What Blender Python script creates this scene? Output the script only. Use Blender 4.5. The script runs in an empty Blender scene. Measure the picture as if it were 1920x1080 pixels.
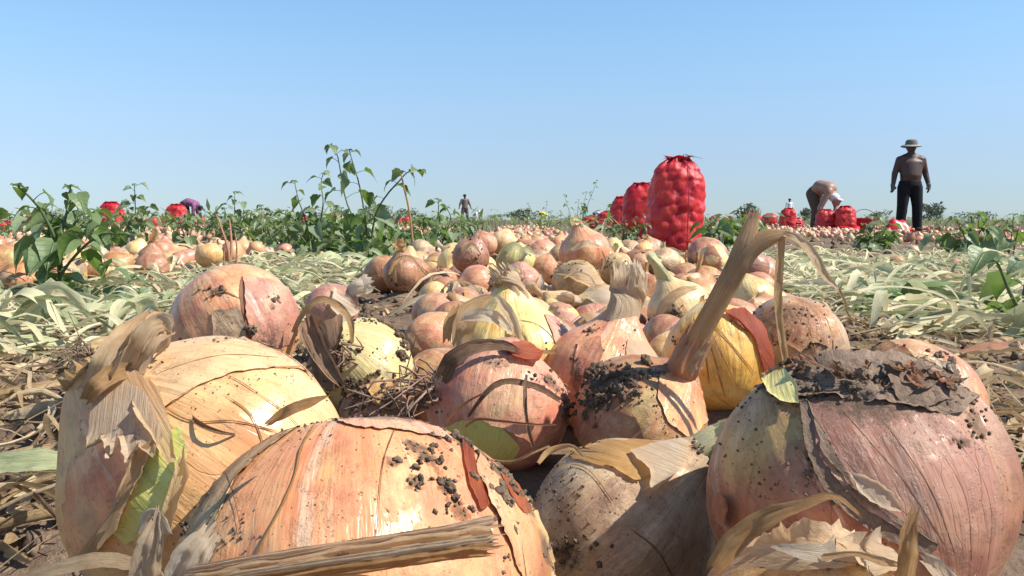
import bpy, math, random
import numpy as np
from mathutils import Vector, Matrix
from mathutils.bvhtree import BVHTree

sc = bpy.context.scene
C = sc.collection
PI = math.pi
rnd = random.Random(11)
rng = np.random.default_rng(5)

# ------------------------------------------------------------------ camera, sky, sun, exposure
FPX, CAMZ, HORIZ = 1663.0, 0.17, 412.0          # focal length in photo pixels, camera height, horizon row
PITCH = math.atan((540.0 - HORIZ) / FPX)
cd = bpy.data.cameras.new('camera')
cam = bpy.data.objects.new('camera', cd)
C.objects.link(cam)
cd.sensor_width = 36.0
cd.lens = 36.0 * FPX / 1920.0
cd.clip_start, cd.clip_end = 0.01, 9000.0
cam.location = (0, 0, CAMZ)
cam.rotation_euler = (PI / 2 - PITCH, 0, 0)
sc.camera = cam
CAM = Vector((0, 0, CAMZ))

SUN = Vector((0.67, -0.15, 0.73)).normalized()
world = bpy.data.worlds.new('World')
sc.world = world
world.use_nodes = True
wn = world.node_tree
wn.nodes.clear()
sky = wn.nodes.new('ShaderNodeTexSky')
sky.sky_type = 'NISHITA'
sky.sun_disc = False
sky.sun_elevation = math.asin(SUN.z)
sky.sun_rotation = math.atan2(SUN.x, SUN.y)
sky.air_density = 1.0
sky.dust_density = 0.0
sky.ozone_density = 5.0
sky.altitude = 300
wb = wn.nodes.new('ShaderNodeBackground')
wb.inputs['Strength'].default_value = 0.148
wo = wn.nodes.new('ShaderNodeOutputWorld')
# sky tint by height above the horizon, darker and bluer low down
wt = wn.nodes.new('ShaderNodeTexCoord')
wz = wn.nodes.new('ShaderNodeSeparateXYZ')
wn.links.new(wt.outputs['Generated'], wz.inputs[0])
wr = wn.nodes.new('ShaderNodeValToRGB')
e_ = wr.color_ramp.elements
SKYBAL = [(0.0, (.44, .56, .77)), (.03, (.55, .61, .76)), (.067, (.72, .70, .79)), (.126, (.96, .91, .90)), (.184, (1.06, 1.08, 1.02)), (.25, (1.12, 1.20, 1.12)), (.6, (1.0, 1.08, 1.02)), (1.0, (.98, 1.04, 1.0))]
while len(e_) < len(SKYBAL):
    e_.new(.5)
for el, (p_, c_) in zip(e_, SKYBAL):
    el.position = p_
    el.color = (c_[0] / 1.3, c_[1] / 1.3, c_[2] / 1.3, 1)
wn.links.new(wz.outputs[2], wr.inputs[0])
tint = wn.nodes.new('ShaderNodeMix')
tint.data_type = 'RGBA'; tint.blend_type = 'MULTIPLY'
tint.inputs[0].default_value = 1.0
wn.links.new(sky.outputs[0], tint.inputs[6])
wn.links.new(wr.outputs[0], tint.inputs[7])
wn.links.new(tint.outputs[2], wb.inputs[0])
wn.links.new(wb.outputs[0], wo.inputs[0])
ld = bpy.data.lights.new('sun', 'SUN')
ld.energy = 5.0
ld.angle = math.radians(0.53)
ld.color = (1.0, 0.94, 0.855)
lamp = bpy.data.objects.new('sun', ld)
C.objects.link(lamp)
lamp.rotation_euler = SUN.to_track_quat('Z', 'Y').to_euler()
sc.view_settings.view_transform = 'Standard'
sc.view_settings.look = 'None'
sc.view_settings.gamma = 1.0
sc.view_settings.use_curve_mapping = False
sc.view_settings.exposure = 0.55

_f = Vector((0, math.cos(PITCH), -math.sin(PITCH)))
_u = Vector((0, math.sin(PITCH), math.cos(PITCH)))
_r = Vector((1, 0, 0))


def ray(px, py):
    return _f + _r * ((px - 960) / FPX) + _u * ((540 - py) / FPX)


def P(px, py, d):
    """the point seen at photo pixel (px, py), d metres ahead"""
    return CAM + ray(px, py) * d


def proj(p):
    q = Vector(p) - CAM
    d = q.dot(_f)
    if d < 1e-3:
        return None
    return 960 + FPX * q.dot(_r) / d, 540 - FPX * q.dot(_u) / d, d


# ------------------------------------------------------------------ numpy noise
def _hash(ix, iy, s):
    n = (ix.astype(np.int64) * 374761393 + iy.astype(np.int64) * 668265263 + s * 974711) & 0x7fffffff
    n = ((n ^ (n >> 13)) * 1274126177) & 0x7fffffff
    return ((n ^ (n >> 16)) & 0xffff) / 65535.0


def vnoise(x, y, s=0):
    x = np.asarray(x, float); y = np.asarray(y, float)
    ix, iy = np.floor(x), np.floor(y)
    fx, fy = x - ix, y - iy
    fx = fx * fx * (3 - 2 * fx); fy = fy * fy * (3 - 2 * fy)
    a = _hash(ix, iy, s); b = _hash(ix + 1, iy, s); c = _hash(ix, iy + 1, s); d = _hash(ix + 1, iy + 1, s)
    return (a * (1 - fx) + b * fx) * (1 - fy) + (c * (1 - fx) + d * fx) * fy


def fbm(x, y, o=4, s=0):
    t, a, n = 0, 1.0, 0
    for k in range(o):
        t = t + a * vnoise(np.asarray(x) * 2 ** k, np.asarray(y) * 2 ** k, s + k * 17)
        n += a; a *= .55
    return t / n


def sstep(a, b, x):
    t = np.clip((np.asarray(x, float) - a) / (b - a), 0, 1)
    return t * t * (3 - 2 * t)


# ------------------------------------------------------------------ mesh helpers
class MB:
    def __init__(s):
        s.v, s.f, s.uv, s.t, s.n = [], [], [], [], 0

    def add(s, v, f, uv=None, tint=0.0):
        v = np.asarray(v, float).reshape(-1, 3)
        s.v.append(v)
        s.f.extend([tuple(i + s.n for i in q) for q in f])
        s.uv.append(np.zeros((len(v), 2)) if uv is None else np.asarray(uv, float).reshape(-1, 2))
        s.t.append(np.full(len(v), tint) if np.isscalar(tint) else np.asarray(tint, float))
        s.n += len(v)

    def grid(s, A, uv=None, tint=0.0, closed=False, mask=None):
        """A: n x m x 3; closed wraps the second axis"""
        n, m = A.shape[:2]
        f = []
        for i in range(n - 1):
            for j in range(m if closed else m - 1):
                k = (j + 1) % m
                if mask is not None and not (mask[i, j] and mask[i + 1, j] and mask[i, k] and mask[i + 1, k]):
                    continue
                f.append((i * m + j, i * m + k, (i + 1) * m + k, (i + 1) * m + j))
        if uv is None:
            U, V = np.meshgrid(np.linspace(0, 1, m), np.linspace(0, 1, n))
            uv = np.stack([U, V], -1)
        s.add(A.reshape(-1, 3), f, uv.reshape(-1, 2), tint)

    def mesh(s, name, mat, smooth=True, off=None):
        me = bpy.data.meshes.new(name)
        v = np.concatenate(s.v) if s.v else np.zeros((0, 3))
        if off is not None:
            v = v - np.array(off)
        me.from_pydata(v.tolist(), [], s.f)
        if len(s.f):
            li = np.zeros(len(me.loops), np.int32)
            me.loops.foreach_get('vertex_index', li)
            ul = me.uv_layers.new(name='UVMap')
            ul.data.foreach_set('uv', np.concatenate(s.uv)[li].ravel().astype(np.float32))
            ca = me.attributes.new('tint', 'FLOAT', 'POINT')
            ca.data.foreach_set('value', np.concatenate(s.t).astype(np.float32))
            me.polygons.foreach_set('use_smooth', [smooth] * len(me.polygons))
        for m in (mat if isinstance(mat, (list, tuple)) else [mat]):
            me.materials.append(m)
        me.update()
        return me


def obj(name, me, parent=None):
    o = bpy.data.objects.new(name, me)
    C.objects.link(o)
    if parent is not None:
        o.parent = parent
    return o


def tag(o, label=None, cat=None, group=None, kind=None):
    if label: o['label'] = label
    if cat: o['category'] = cat
    if group: o['group'] = group
    if kind: o['kind'] = kind
    return o


def thing(name, loc, label, cat, group=None):
    o = obj(name, None)
    o.location = loc
    return tag(o, label, cat, group)


def smooth_path(pts, n):
    """Catmull-Rom through pts (any dimension), n samples"""
    p = np.array([list(q) for q in pts], float)
    if len(p) == 2:
        t = np.linspace(0, 1, n)[:, None]
        return p[0] * (1 - t) + p[1] * t
    p = np.vstack([2 * p[0] - p[1], p, 2 * p[-1] - p[-2]])
    out = []
    for u in np.linspace(0, len(p) - 3 - 1e-9, n):
        i = int(u); t = u - i
        a, b, c, d = p[i:i + 4]
        out.append(.5 * (2 * b + (c - a) * t + (2 * a - 5 * b + 4 * c - d) * t * t + (3 * b - a - 3 * c + d) * t ** 3))
    return np.array(out)


def nrm(a):
    return a / np.maximum(np.linalg.norm(a, axis=-1, keepdims=True), 1e-9)


def frames(path, up):
    T = nrm(np.gradient(path, axis=0))
    up = np.asarray(up, float)
    S = np.cross(T, up)
    bad = np.linalg.norm(S, axis=1) < .15
    if bad.any():
        S[bad] = np.cross(T[bad], np.array([.93, .2, .31]))
    S = nrm(S)
    for i in range(1, len(S)):
        if S[i].dot(S[i - 1]) < 0:
            S[i] = -S[i]
    return T, S, nrm(np.cross(S, T))


def ribbon(mb, pts, w, up=(0, 0, 1), n=8, k=3, curl=.5, twist=0.0, tint=0.0, pleat=0.0, ragged=0.0, seed=0, roll=0.0, crumple=.28):
    """a leaf strip: w half widths along the path; curl bends its cross-section into a channel"""
    path = smooth_path(pts, n)
    T, S, N = frames(path, up)
    W = np.interp(np.linspace(0, 1, n), np.linspace(0, 1, len(w)), w)
    s = np.linspace(-1, 1, k)
    A = np.zeros((n, k, 3))
    r = np.random.default_rng(seed)
    ph = r.random() * 9
    for i in range(n):
        a = roll + twist * i / (n - 1)
        s_, n_ = S[i] * math.cos(a) + N[i] * math.sin(a), N[i] * math.cos(a) - S[i] * math.sin(a)
        c = max(curl, 1e-3)
        x = W[i] * np.sin(s * c) / c
        z = W[i] * (1 - np.cos(s * c)) / c
        if pleat:
            z = z + pleat * W[i] * np.sin(s * 9 + ph + .6 * np.sin(i * .7))
        if k >= 5:      # dry sheets crumple and their edges wander
            u_ = np.full(k, i * 7.0 / n * 1.3 + ph * 5)
            z = z + W[i] * crumple * 2 * (fbm(u_, s * 2.1 + ph, 3, seed + 5) - .5)
            x = x * (1 + .34 * (fbm(u_ * 1.7 + 9, np.sign(s) * 3.0 + ph, 3, seed + 8) - .5))
        A[i] = path[i] + x[:, None] * s_ + z[:, None] * n_
    if ragged:
        d = T[-1] * W.max() * ragged
        A[-1] += (r.random(k) - .5)[:, None] * 2 * d
        A[0] += (r.random(k) - .5)[:, None] * 2 * T[0] * W.max() * ragged
    L = np.linalg.norm(np.diff(path, axis=0), axis=1).sum() / max(W.max() * 2, 1e-6)
    U, V = np.meshgrid(np.linspace(0, 1, k), np.linspace(0, L, n))
    mb.grid(A, np.stack([U, V], -1) + r.random(2) * 7, tint)


def tube(mb, pts, w, n=8, k=6, up=(.1, .2, 1), tint=0.0, flat=1.0, pleats=0, pamp=.0, ragged=0.0, seed=0, cap=False):
    path = smooth_path(pts, n)
    T, S, N = frames(path, up)
    W = np.interp(np.linspace(0, 1, n), np.linspace(0, 1, len(w)), w)
    th = np.linspace(0, 2 * PI, k, endpoint=False)
    r = np.random.default_rng(seed)
    if pleats:          # uneven shrivelled folds round the neck
        fq = pleats * .21
        vv = np.linspace(0, 1, n)[:, None]
        sd_ = r.random() * 50
        mod = 1 + pamp * 5.0 * (fbm(np.cos(th)[None, :] * fq + sd_ + vv * 1.5, np.sin(th)[None, :] * fq + vv * .9, 3, seed) - .5) + pamp * 1.6 * (fbm(th[None, :] * 0 + vv * 9, np.cos(th)[None, :] * 2 + sd_, 3, seed + 1) - .5)
    else:
        mod = np.ones((n, k))
    A = path[:, None, :] + W[:, None, None] * (mod * np.cos(th)[None, :])[..., None] * S[:, None, :] \
        + W[:, None, None] * flat * (mod * np.sin(th)[None, :])[..., None] * N[:, None, :]
    if ragged:
        A[-1] += (r.random(k) - .35)[:, None] * T[-1] * W[-1] * 2 * ragged
    U, V = np.meshgrid(np.linspace(0, 1, k), np.linspace(0, 1, n))
    mb.grid(A, np.stack([U * 2, V * 3], -1) + r.random(2) * 5, tint, closed=True)
    if cap:
        mb.add(A[-1], [tuple(range(k))], None, tint)
        mb.add(A[0], [tuple(range(k - 1, -1, -1))], None, tint)


def ico(sub=1):
    t = (1 + 5 ** .5) / 2
    v = [(-1, t, 0), (1, t, 0), (-1, -t, 0), (1, -t, 0), (0, -1, t), (0, 1, t), (0, -1, -t), (0, 1, -t), (t, 0, -1), (t, 0, 1), (-t, 0, -1), (-t, 0, 1)]
    f = [(0, 11, 5), (0, 5, 1), (0, 1, 7), (0, 7, 10), (0, 10, 11), (1, 5, 9), (5, 11, 4), (11, 10, 2), (10, 7, 6), (7, 1, 8), (3, 9, 4), (3, 4, 2), (3, 2, 6), (3, 6, 8), (3, 8, 9), (4, 9, 5), (2, 4, 11), (6, 2, 10), (8, 6, 7), (9, 8, 1)]
    v = [np.array(p) / np.linalg.norm(p) for p in v]
    for _ in range(sub):
        c, g = {}, []
        def mid(a, b):
            k = (min(a, b), max(a, b))
            if k not in c:
                m = v[a] + v[b]; v.append(m / np.linalg.norm(m)); c[k] = len(v) - 1
            return c[k]
        for a, b, d in f:
            x, y, z = mid(a, b), mid(b, d), mid(d, a)
            g += [(a, x, z), (b, y, x), (d, z, y), (x, y, z)]
        f = g
    return np.array(v), f


ICO0, ICO1, ICO2 = ico(0), ico(1), ico(2)


def rot3():
    q = nrm(rng.normal(size=4))
    w, x, y, z = q
    return np.array([[1 - 2 * (y * y + z * z), 2 * (x * y - z * w), 2 * (x * z + y * w)], [2 * (x * y + z * w), 1 - 2 * (x * x + z * z), 2 * (y * z - x * w)], [2 * (x * z - y * w), 2 * (y * z + x * w), 1 - 2 * (x * x + y * y)]])


def lump_shape(base, k):
    v, f = base
    d = 1 + 1.7 * (fbm(v[:, 0] * 2.3 + v[:, 2] * 1.4 + k * 5.3, v[:, 1] * 2.3 - v[:, 2] * 1.2 + 7, 3, k) - .5) + .38 * (rng.random(len(v)) - .5)
    return v * np.maximum(d, .3)[:, None] * np.array([1, .8, .6]), f


CLODS = [lump_shape(ICO1, k) for k in range(10)]
LUMPS = [lump_shape(ICO2, k) for k in range(10)]
CRUMBS = [lump_shape(ICO0, k) for k in range(10)]


def clod(mb, p, r, tint=0.0, px=3.0):
    v, f = (LUMPS if px > 6 else (CLODS if px > 2.0 else CRUMBS))[rng.integers(10)]
    mb.add((v @ rot3().T) * r + np.asarray(p), f, None, tint)


# ------------------------------------------------------------------ material helpers
def mat(name):
    m = bpy.data.materials.new(name)
    m.use_nodes = True
    m.node_tree.nodes.clear()
    return m, m.node_tree


def N(nt, typ, ins=None, **props):
    n = nt.nodes.new('ShaderNode' + typ)
    for k, v in props.items():
        setattr(n, k, v)
    for k, v in (ins or {}).items():
        s = n.inputs[k]
        if isinstance(v, bpy.types.NodeSocket):
            nt.links.new(v, s)
        elif s.type == 'RGBA' and hasattr(v, '__len__') and len(v) == 3:
            s.default_value = (*v, 1)
        else:
            s.default_value = v
    return n


def math_(nt, op, a, b=0.0, c=0.0, clamp=False):
    return N(nt, 'Math', {0: a, 1: b, 2: c}, operation=op, use_clamp=clamp).outputs[0]


def mix(nt, fac, a, b, blend='MIX'):
    n = nt.nodes.new('ShaderNodeMix')
    n.data_type = 'RGBA'; n.blend_type = blend
    for s, v in ((n.inputs[0], fac), (n.inputs[6], a), (n.inputs[7], b)):
        if isinstance(v, bpy.types.NodeSocket):
            nt.links.new(v, s)
        elif s.type == 'RGBA':
            s.default_value = (*v, 1) if hasattr(v, '__len__') and len(v) == 3 else v
        else:
            s.default_value = v
    return n.outputs[2]


def ramp(nt, fac, stops, interp='LINEAR'):
    n = nt.nodes.new('ShaderNodeValToRGB')
    n.color_ramp.interpolation = interp
    e = n.color_ramp.elements
    while len(e) < len(stops):
        e.new(.5)
    for el, (p, c) in zip(e, stops):
        el.position = p
        el.color = (*c, 1) if hasattr(c, '__len__') else (c, c, c, 1)
    nt.links.new(fac, n.inputs[0])
    return n.outputs[0]


def noise(nt, vec, scale, detail=4, rough=.55, dist=0.0):
    return N(nt, 'TexNoise', {'Vector': vec, 'Scale': scale, 'Detail': detail, 'Roughness': rough, 'Distortion': dist}).outputs[0]


def bsdf(nt, color, rough=.6, spec=.5, bump=None, transl=0.0, transl_col=None, **kw):
    ins = {'Base Color': color, 'Roughness': rough, 'Specular IOR Level': spec}
    if bump is not None:
        ins['Normal'] = bump
    ins.update(kw)
    b = N(nt, 'BsdfPrincipled', ins).outputs[0]
    if transl:
        t = N(nt, 'BsdfTranslucent', {'Color': color if transl_col is None else transl_col}).outputs[0]
        b = N(nt, 'MixShader', {0: transl, 1: b, 2: t}).outputs[0]
    o = N(nt, 'OutputMaterial', {0: b})
    return b


def bump(nt, h, dist, strength=1.0, prev=None):
    ins = {'Height': h, 'Distance': dist, 'Strength': strength}
    if prev is not None:
        ins['Normal'] = prev
    return N(nt, 'Bump', ins).outputs[0]


def onion_mat(name, c1, c2, c3, dirt=.3, lines=.5, rough=.3, streak=.35, soil=(.12, .078, .052)):
    """papery bulb skin: colour patches, fine meridian streaks and veins, dust and specks of soil"""
    m, nt = mat(name)
    tc = N(nt, 'TexCoord').outputs['Object']
    rndv = N(nt, 'ObjectInfo').outputs['Random']
    loc = N(nt, 'VectorMath', {0: tc, 1: N(nt, 'CombineXYZ', {0: math_(nt, 'MULTIPLY', rndv, 31.0), 1: math_(nt, 'MULTIPLY', rndv, 17.0)}).outputs[0]}, operation='ADD').outputs[0]
    sp = N(nt, 'SeparateXYZ', {0: tc})
    flat = N(nt, 'VectorMath', {0: N(nt, 'CombineXYZ', {0: sp.outputs[0], 1: sp.outputs[1]}).outputs[0]}, operation='NORMALIZE').outputs[0]
    fs = N(nt, 'SeparateXYZ', {0: flat})
    zz = math_(nt, 'MULTIPLY_ADD', sp.outputs[2], .14, math_(nt, 'MULTIPLY', rndv, 23.0))
    sv = N(nt, 'CombineXYZ', {0: fs.outputs[0], 1: fs.outputs[1], 2: zz}).outputs[0]
    warp = noise(nt, loc, 1.4, 3)
    pat = noise(nt, loc, 1.25, 5, .6, 1.0)
    band = noise(nt, sv, 2.0, 3, .6)
    f0 = math_(nt, 'MULTIPLY_ADD', band, .50, math_(nt, 'MULTIPLY', pat, .85))
    col = ramp(nt, math_(nt, 'SUBTRACT', f0, .17), [(.34, c1), (.5, c2), (.66, c3)])
    olive = ramp(nt, noise(nt, loc, 1.0, 3, .5, .4), [(.56, 0.0), (.70, .55)])
    col = mix(nt, olive, col, (.62, .50, .21))
    st = noise(nt, sv, 21.0, 5, .65)
    col = mix(nt, streak, col, ramp(nt, st, [(.30, (.66, .54, .46)), (.52, (.94, .91, .88)), (.70, (1.0, 1.0, 1.0))]), 'MULTIPLY')
    # veins along the meridians
    th = math_(nt, 'ARCTAN2', sp.outputs[1], sp.outputs[0])
    sn = math_(nt, 'ABSOLUTE', math_(nt, 'SINE', math_(nt, 'MULTIPLY_ADD', th, 9.5, math_(nt, 'MULTIPLY_ADD', warp, 6.0, math_(nt, 'MULTIPLY', rndv, 9.0)))))
    vein = ramp(nt, sn, [(0.0, 1.0), (.025, .5), (.07, 0.0)])
    vmask = ramp(nt, noise(nt, loc, 1.7, 3), [(.42, 0.0), (.62, 1.0)])
    vein = math_(nt, 'MULTIPLY', math_(nt, 'MULTIPLY', vein, vmask), lines)
    col = mix(nt, vein, col, (.33, .17, .09))
    # pale dry flakes of the outermost skin
    fl = ramp(nt, noise(nt, sv, 4.0, 9, .75), [(.57, 0.0), (.63, .55)])
    col = mix(nt, fl, col, mix(nt, .6, c1, (.78, .68, .54)))
    # soil: smears where clods stuck (vertex attribute), film, patches, specks
    tn = N(nt, 'Attribute', attribute_name='tint').outputs['Fac']
    dn = noise(nt, loc, 3.2, 9, .74)
    d0 = ramp(nt, math_(nt, 'MULTIPLY_ADD', tn, .50, math_(nt, 'MULTIPLY', noise(nt, loc, 15.0, 9, .78), .95)), [(.66, 0.0), (.90, .95)])
    d1 = ramp(nt, dn, [(.60 - .26 * dirt, 0.0), (.84 - .22 * dirt, .75)])
    d2 = ramp(nt, noise(nt, loc, 26.0, 4, .72), [(.66 - .08 * dirt, 0.0), (.72 - .08 * dirt, 1.0)])
    d2 = math_(nt, 'MULTIPLY', d2, ramp(nt, noise(nt, loc, 3.0, 4), [(.40, .1), (.60, 1.0)]))
    d3 = ramp(nt, noise(nt, loc, 60.0, 3, .6), [(.68, 0.0), (.72, .85)])
    d = math_(nt, 'MAXIMUM', math_(nt, 'MAXIMUM', d0, math_(nt, 'MULTIPLY', d1, .8)), math_(nt, 'MAXIMUM', d2, d3))
    col = mix(nt, d, col, soil)
    hsv = N(nt, 'HueSaturation', {'Hue': math_(nt, 'MULTIPLY_ADD', rndv, .018, .4945), 'Saturation': math_(nt, 'MULTIPLY_ADD', rndv, .16, .95), 'Value': math_(nt, 'MULTIPLY_ADD', rndv, .18, .88), 'Color': col}).outputs[0]
    h = math_(nt, 'ADD', math_(nt, 'MULTIPLY', st, .2), math_(nt, 'MULTIPLY_ADD', vein, -.6, math_(nt, 'MULTIPLY', d, 1.1)))
    ro = math_(nt, 'MULTIPLY_ADD', d, .55, math_(nt, 'MULTIPLY_ADD', dn, .30, rough - .12), clamp=True)
    nb = bump(nt, h, .0010, .7)
    nb = bump(nt, math_(nt, 'MULTIPLY_ADD', noise(nt, sv, 6.0, 4, .6), .5, warp), .004, .7, nb)
    bsdf(nt, hsv, ro, .5, nb)
    return m


def paper_mat(name, c1, c2, c3, transl=.28, dirt=.25, rough=.55, us=9.0, vs=.5, spec=.4):
    """dry skin, straw and leaf: fibres along the strip"""
    m, nt = mat(name)
    uv = N(nt, 'TexCoord').outputs['UV']
    oc = N(nt, 'TexCoord').outputs['Object']
    rndv = N(nt, 'ObjectInfo').outputs['Random']
    tn = N(nt, 'Attribute', attribute_name='tint').outputs['Fac']
    v = N(nt, 'Mapping', {0: uv, 'Location': (0, 0, 0), 'Scale': (us, vs, 1)}).outputs[0]
    off = N(nt, 'CombineXYZ', {2: math_(nt, 'MULTIPLY', rndv, 40.0)}).outputs[0]
    v = N(nt, 'VectorMath', {0: v, 1: off}, operation='ADD').outputs[0]
    st = noise(nt, v, 1.6, 7, .7)
    big = noise(nt, N(nt, 'VectorMath', {0: uv, 1: off}, operation='ADD').outputs[0], 1.1, 4)
    f = math_(nt, 'ADD', math_(nt, 'MULTIPLY_ADD', tn, .55, math_(nt, 'MULTIPLY', math_(nt, 'ADD', st, -.5), .75)), math_(nt, 'MULTIPLY_ADD', big, .5, math_(nt, 'MULTIPLY_ADD', rndv, .25, -.12)))
    col = ramp(nt, f, [(.12, c1), (.42, c2), (.78, c3)])
    d = ramp(nt, noise(nt, oc, 55.0, 6, .75), [(.66 - .2 * dirt, 0.0), (.78 - .2 * dirt, .9)])
    col = mix(nt, d, col, (.13, .085, .055))
    nb = bump(nt, st, .0025, .9)
    bsdf(nt, col, rough, spec, nb, transl)
    return m


def soil_mat():
    m, nt = mat('field_soil')
    oc = N(nt, 'TexCoord').outputs['Object']
    a = noise(nt, oc, 7.0, 8, .7)
    b = noise(nt, oc, 60.0, 6, .7)
    big = noise(nt, oc, .35, 4)
    col = ramp(nt, a, [(.28, (.085, .054, .034)), (.5, (.18, .118, .077)), (.72, (.30, .205, .138))])
    col = mix(nt, .5, col, ramp(nt, b, [(.3, (.35, .33, .30)), (.6, (1.0, 1.0, 1.0))]), 'MULTIPLY')
    # flecks of chaff and skin scattered on the soil
    ch = ramp(nt, noise(nt, oc, 38.0, 4, .7, 1.5), [(.60, 0.0), (.64, .8)])
    ch = math_(nt, 'MULTIPLY', ch, ramp(nt, noise(nt, oc, 3.0, 3), [(.40, .0), (.6, 1.0)]))
    col = mix(nt, ch, col, (.44, .30, .17))
    col = mix(nt, math_(nt, 'MULTIPLY', big, .35), col, (.20, .15, .105))
    h = math_(nt, 'MULTIPLY_ADD', b, .5, a)
    bsdf(nt, col, .95, .2, bump(nt, h, .012, .8))
    return m


def leaf_mat(name, c1, c2, under, transl=.3):
    m, nt = mat(name)
    uv = N(nt, 'TexCoord').outputs['UV']
    rndv = N(nt, 'ObjectInfo').outputs['Random']
    tn = N(nt, 'Attribute', attribute_name='tint').outputs['Fac']
    s = N(nt, 'SeparateXYZ', {0: uv})
    across = math_(nt, 'ABSOLUTE', math_(nt, 'SUBTRACT', s.outputs[0], .5))
    mid = ramp(nt, across, [(.0, 1.0), (.03, .0)])
    sv = math_(nt, 'ABSOLUTE', math_(nt, 'SINE', math_(nt, 'MULTIPLY', math_(nt, 'SUBTRACT', s.outputs[1], math_(nt, 'MULTIPLY', across, .7)), 17.0)))
    side = math_(nt, 'MULTIPLY', ramp(nt, sv, [(.0, 1.0), (.16, 0.0)]), .5)
    v = math_(nt, 'MAXIMUM', mid, side)
    mot = noise(nt, N(nt, 'VectorMath', {0: uv, 1: N(nt, 'CombineXYZ', {2: math_(nt, 'MULTIPLY', rndv, 30.0)}).outputs[0]}, operation='ADD').outputs[0], 4.0, 5)
    f = math_(nt, 'ADD', math_(nt, 'MULTIPLY', mot, .5), math_(nt, 'MULTIPLY_ADD', rndv, .5, math_(nt, 'MULTIPLY', tn, .5)))
    col = ramp(nt, f, [(.2, c1), (.85, c2)])
    hole = ramp(nt, mot, [(.70, 0.0), (.76, .7)])
    col = mix(nt, hole, col, (.32, .26, .09))
    col = mix(nt, math_(nt, 'MULTIPLY', v, .55), col, (.24, .32, .13))
    back = N(nt, 'NewGeometry').outputs['Backfacing']
    col = mix(nt, back, col, under)
    bsdf(nt, col, .42, .5, bump(nt, math_(nt, 'MULTIPLY_ADD', v, -1.0, mot), .002, .7), transl, mix(nt, .6, col, (.16, .26, .03)))
    return m


def plain(name, col, rough=.7, spec=.3, var=.25, scale=9.0, bd=0.003, transl=0.0, metal=0.0):
    m, nt = mat(name)
    oc = N(nt, 'TexCoord').outputs['Object']
    a = noise(nt, oc, scale, 6, .65)
    dark = tuple(c * (1 - var * 1.4) for c in col); lite = tuple(min(1, c * (1 + var)) for c in col)
    c = ramp(nt, a, [(.3, dark), (.7, lite)])
    bsdf(nt, c, rough, spec, bump(nt, a, bd, .6), transl)
    return m


M = {}
M['gold'] = onion_mat('onion_skin_gold', (.81, .57, .31), (.77, .45, .22), (.67, .30, .15), .28, .35, .27)
M['straw_yellow'] = onion_mat('onion_skin_straw', (.84, .70, .38), (.81, .58, .27), (.72, .41, .18), .27, .4, .27)
M['peach'] = onion_mat('onion_skin_peach', (.77, .47, .28), (.72, .335, .205), (.63, .215, .145), .38, .28, .30, .3)
M['pink'] = onion_mat('onion_skin_pink', (.71, .43, .25), (.62, .275, .17), (.49, .17, .11), .52, .35, .32)
M['copper'] = onion_mat('onion_skin_copper', (.60, .35, .19), (.48, .22, .12), (.35, .13, .08), .56, .4, .33)
M['purple'] = onion_mat('onion_skin_mauve', (.48, .265, .185), (.38, .18, .13), (.29, .115, .09), .46, .7, .32, .35)
M['mauve'] = onion_mat('onion_skin_pale_mauve', (.54, .31, .225), (.44, .215, .16), (.34, .14, .11), .42, .8, .30, .35)
M['amber'] = onion_mat('onion_skin_amber', (.78, .50, .22), (.73, .39, .15), (.62, .27, .105), .22, .5, .27)
M['dusty'] = onion_mat('onion_skin_dusty', (.69, .53, .31), (.58, .39, .22), (.43, .25, .145), .62, .45, .40)
M['flesh'] = onion_mat('onion_flesh_green', (.56, .58, .20), (.62, .55, .20), (.66, .50, .22), .08, .3, .26)
M['raw'] = onion_mat('onion_flesh_bare', (.76, .66, .27), (.80, .68, .30), (.74, .58, .22), .22, .1, .30)
M['paper'] = paper_mat('dry_onion_skin', (.60, .38, .19), (.80, .61, .38), (.88, .78, .61), .44, .10)
M['paper_white'] = paper_mat('white_dry_neck', (.70, .52, .33), (.85, .74, .57), (.90, .85, .75), .44, .05)
M['paper_tan'] = paper_mat('tan_dry_leaf', (.50, .28, .11), (.72, .48, .24), (.84, .66, .43), .42, .10)
M['paper_red'] = paper_mat('red_dry_skin', (.34, .07, .03), (.56, .17, .065), (.70, .38, .2), .38, .15)
M['paper_brown'] = paper_mat('brown_torn_skin', (.20, .115, .065), (.40, .25, .15), (.60, .42, .27), .25, .45)
M['paper_pink'] = paper_mat('pink_outer_skin', (.50, .22, .12), (.66, .36, .21), (.76, .54, .36), .26, .2, .4, 9, .5, .5)
M['paper_gold'] = paper_mat('gold_outer_skin', (.56, .30, .09), (.74, .48, .19), (.80, .62, .34), .28, .15, .36, 9, .5, .5)
M['neck_green'] = paper_mat('greenish_neck', (.48, .44, .20), (.68, .64, .38), (.82, .77, .58), .28, .12)
M['straw'] = paper_mat('straw', (.26, .15, .07), (.56, .39, .20), (.76, .60, .38), .22, .2)
M['wilt'] = paper_mat('wilted_leaf', (.19, .24, .10), (.53, .57, .30), (.79, .71, .45), .28, .06, .5, 7, .4)
M['crust'] = paper_mat('muddy_root_plate', (.14, .095, .066), (.30, .21, .148), (.48, .35, .255), .05, .45, .85, 5, 3, .2)
M['root'] = plain('dry_root', (.26, .17, .12), .8, .2, .4, 60)
M['soil'] = soil_mat()
M['clod'] = plain('soil_clod', (.165, .115, .080), .95, .15, .45, 160, .003)
M['weed'] = leaf_mat('weed_leaf', (.12, .195, .042), (.20, .30, .078), (.21, .29, .13), .45)
M['weed_pale'] = leaf_mat('weed_leaf_pale', (.16, .23, .09), (.27, .35, .17), (.28, .35, .20), .40)
M['weed_far'] = leaf_mat('weed_leaf_far', (.14, .20, .065), (.26, .32, .14), (.26, .32, .17), .40)
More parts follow.
